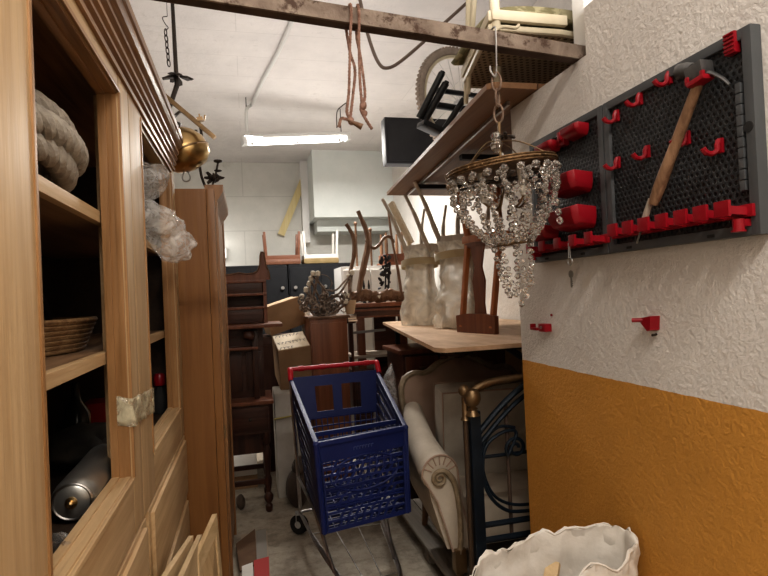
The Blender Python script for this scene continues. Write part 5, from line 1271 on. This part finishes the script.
obj('body', G().box((.90, yd, 0), (1.42, yd+.38, .80), .006), dark, ds)
obj('body_top', G().box((.88, yd-.02, .80), (1.44, yd+.4, .83), .006), dark, ds)
for z in (.12, .45): d = obj('drawer', G().box((.93, yd-.012, z), (1.39, yd+.01, z+.3), .006), dark, ds); obj('handle', G().tube([(1.1, yd-.03, z+.17), (1.22, yd-.03, z+.17)], .007, 6), brass_d, d)
# carved frame on the dresser
mf = thing('carved_mirror_frame', 'carved walnut frame with swan-neck posts standing on the dresser', 'frame', (1.15, 4.9, 1.42))
ym = 4.92
def P2(x, y, yy=ym): return W(x, y, y=yy)
obj('post', G().tube(spline([P2(358, 300), P2(360, 285), P2(364, 265), P2(368, 245), P2(366, 230), P2(361, 218), P2(358, 211)], 5), [.04]*8+[.048]*8+[.036]*8+[.03]*7, 10, flat=.6), walnut, mf)
obj('post', G().tube(spline([P2(350, 300), P2(350, 275), P2(354, 255), P2(354, 240), P2(350, 230), P2(346, 224)], 5), [.028]*10+[.034]*8+[.028]*8, 10, flat=.6), walnut, mf)
obj('post', G().tube(spline([P2(402, 298), P2(398, 270), P2(393, 245), P2(390, 225), P2(388, 208)], 5), [.022]*8+[.018]*8+[.016]*5, 10, flat=.6), walnut, mf)
g = G()
for i in range(13): 
    u = i/12; p = P2(353+50*u, 298-3*abs(math.sin(u*PI*2.0))); g.ico(p, .05, 2, (1, .5, 1.1))
obj('carved_rail', g.crumple(.018, 26, 2), walnut, mf)
g = G()
for k in range(8): g.tube(spiral(P2(355+6.2*k, 297)+V((0, -.03, 0)), .004, .024, k, k+6, 14), .004, 5)
obj('carved_scrolls', g, walnut, mf)
p = P2(378, 297); obj('heart_plate', G().prism([(-.016, 0, .01), (-.008, 0, .018), (0, 0, .01), (.008, 0, .018), (.016, 0, .01), (0, 0, -.014)], p+V((0, -.05, 0)), (0, .006, 0)), ceramic, mf)
obj('swan_neck', G().tube(spline([P2(366, 240), P2(372, 248), P2(378, 246), P2(384, 238), P2(390, 237), P2(394, 243)], 5), .015, 8), walnut, mf)
obj('bevel_strip', G().tube([P2(352, 293), P2(356, 270)], .004, 5), white, mf)
single('wrapped_board', G().bar(W(391, 203, y=4.6), W(411, 243, y=4.45), .035, .05).bar(W(409, 240, y=4.46), V((W(412, 303, y=4.45).x, 4.45, 1.252)), .03, .035), mat('cream_wrap', (.5, .4, .27), (.6, .5, .37), rough=.6, scale=12), 'cream wrapped slat leaning beside the carved frame', 'slat')
# iron figure in front of the pale cupboard
ir = thing('iron_leaf_ornament', 'black wrought iron leaf ornament seen through the carved frame', 'ornament', (1.28, 5.1, 1.42))
g = G(); rn = random.Random(5)
for k in range(34):
    t_ = k/33; p = W(385+rn.uniform(-6, 6)*(1-.3*t_), 293-38*t_, y=5.12); g.ico(p, rn.uniform(.012, .024), 1, (1.3, .5, 1), Euler((rn.random()*3, rn.random()*3, 0)).to_matrix())
obj('leaves', g.crumple(.008, 40, 1), black, ir)
pb = W(385, 300, y=5.12); obj('stem', G().tube([(pb.x, pb.y, 1.42), W(386, 255, y=5.12)], .008, 6).tube([W(390, 262, y=5.12), W(388, 296, y=5.12)], .01, 6), black, ir)
for k, px in enumerate((364, 369)):
    q_ = W(px, 290, y=5.15); single('iron_spindle', G().lathe([(.02, 0), (.008, .02), (.014, .06), (.006, .1), (.012, .16), (.004, .22)], (q_.x, q_.y, 1.42), 10), black, ('left' if k == 0 else 'right')+' of two thin black spindles behind the carved frame', 'spindle', 'black spindles on the dresser')
# pale cupboard with upturned table
wc_ = thing('pale_cupboard', 'pale white cupboard behind the carved frame', 'cupboard', (1.5, 5.8, 0))
obj('carcass', G().box((.95, 5.62, 0), (1.85, 6.1, 1.80), .008), white, wc_)
for k in range(3): obj('door', G().box((.97+.29*k, 5.60, .08), (1.25+.29*k, 5.625, 1.76), .006), paper, wc_)
ut = thing('side_table', 'small upside-down brown table with thin legs on the pale cupboard', 'table', (1.55, 5.75, 1.8))
ta, tb2 = W(383, 262, y=5.7), W(408, 262, y=5.7)
obj('tabletop', G().box((ta.x, 5.66, 1.80), (tb2.x, 6.0, 1.835), .004), mahog, ut)
obj('apron', G().box((ta.x+.02, 5.69, 1.835), (tb2.x-.02, 5.97, 1.925)), mahog, ut)
for x in (ta.x+.05, tb2.x-.05):
    for y in (5.72, 5.94): obj('leg', G().tube([(x, y, 1.92), (x, y, 2.02), (x, y, 2.16)], [.016, .02, .01], 8), walnut, ut)
for k, (a, b) in enumerate((((357, 272), (357, 222)), ((371, 262), (371, 228)))):
    pa, pb_ = W(*a, y=5.75), W(*b, y=5.75)
    single('curtain_rod', G().tube([(pa.x, 5.72, 1.80), (pa.x, 5.72, pb_.z-.03)], .012, 8).ico((pa.x, 5.72, pb_.z-.02), .02, 2), walnut, ('left' if k == 0 else 'right')+' of two thin dark rods standing on the pale cupboard', 'rod', 'rods on the pale cupboard')
# dark sideboard with drawers below the table
sb = thing('dark_sideboard', 'dark sideboard with brass drawer pulls under the far end of the worktable', 'sideboard', (1.5, 3.95, 0))
obj('carcass', G().box((1.06, 3.80, 0), (1.86, 4.25, 1.06), .006), dark, sb)
obj('top', G().box((1.03, 3.77, 1.06), (1.90, 4.28, 1.09), .006), mahog, sb)
for k in range(3):
    for z in (.84, .55, .26):
        x0 = 1.08+.262*k; d = obj('drawer', G().box((x0, 3.785, z), (x0+.245, 3.80, z+.2), .005), mahog, sb)
        obj('drawer_pull', G().prism([(-.03, 0, .015), (.03, 0, .015), (.012, 0, -.004), (0, 0, -.016), (-.012, 0, -.004)], (x0+.122, 3.785, z+.11), (0, -.008, 0)), brass_d, d)
# small chest under the table, left
g = G().ico((.93, 3.75, 0), .13, 3, (.8, 1, 1.0)).crumple(.04, 8, 9)
for v in g.b.verts: v.co.z = max(v.co.z+.0, 0)
bmesh.ops.transform(g.b, matrix=Matrix.Diagonal((1, 1, 7.0, 1)), verts=g.b.verts)
single('plastic_bag', g, film, 'tall crumpled clear plastic bundle between the cart and the armchair', 'bag', sharp=0)
g = G().ico((.30, 4.03, .13), .12, 3, (.75, .9, 1.15)).ico((.32, 4.02, .28), .075, 3, (.8, .8, 1)).crumple(.02, 9, 4)
for v in g.b.verts: v.co.z = max(v.co.z, 0)
single('rubbish_bag', g, mat('brown_bag', (.05, .035, .028), (.09, .065, .05), rough=.45, scale=9), 'dark brown bag slumped on the floor behind the cart wheel', 'bag')

# ---------------------------------------------------------------- floor litter
cf = thing('flattened_box', 'flattened cardboard box lying on the floor beside the wardrobe', 'box', (.0, 3.3, 0))
def fl_(px, py, z): return W(px, py, z=z)
obj('brown_panel', G().prism([fl_(236, 545, .03), fl_(255, 530, .03), fl_(257, 565, .03), fl_(240, 572, .03)], (0, 0, 0), (0, 0, .008)), mat('brown_card', (.13, .075, .045), (.18, .11, .065), rough=.9), cf)
obj('grey_panel', G().prism([fl_(256, 532, .025), fl_(266, 530, .025), fl_(268, 570, .025), fl_(257, 572, .025)], (0, 0, 0), (0, 0, .006)), mat('grey_card', (.28, .26, .23), rough=.9), cf)
obj('lower_panel', G().box((-.10, 2.7, .0), (.06, 3.62, .022)), mat('light_card', (.38, .31, .24), rough=.9), cf)
rb = thing('red_carton', 'red and white carton lying on the floor beside the flattened box', 'carton', (.03, 3.02, 0))
obj('carton', G().prism([fl_(254, 566, .04), fl_(269, 562, .04), fl_(270, 590, .04), fl_(255, 592, .04)], (0, 0, .001), (0, 0, .03)), mat('red_card', (.42, .03, .025), rough=.6), rb)
obj('white_panel', G().prism([fl_(242, 570, .04), fl_(253, 566, .04), fl_(254, 592, .04), fl_(242, 592, .04)], (0, 0, .001), (0, 0, .02)), paper, rb)
p = W(241, 504, z=.03); g = G().ico((p.x, p.y, .05), .05, 2, (.7, 1.6, 1)).crumple(.01, 12, 1)
for v in g.b.verts: v.co.z = max(v.co.z, 0)
single('old_shoe', g, mat('shoe', (.10, .07, .05), rough=.8), 'small brown lump on the floor at the wardrobe corner', 'shoe')

world = bpy.data.worlds.new('world'); scene.world = world; world.use_nodes = True
world.node_tree.nodes['Background'].inputs[0].default_value = (1, .93, .85, 1); world.node_tree.nodes['Background'].inputs[1].default_value = .05
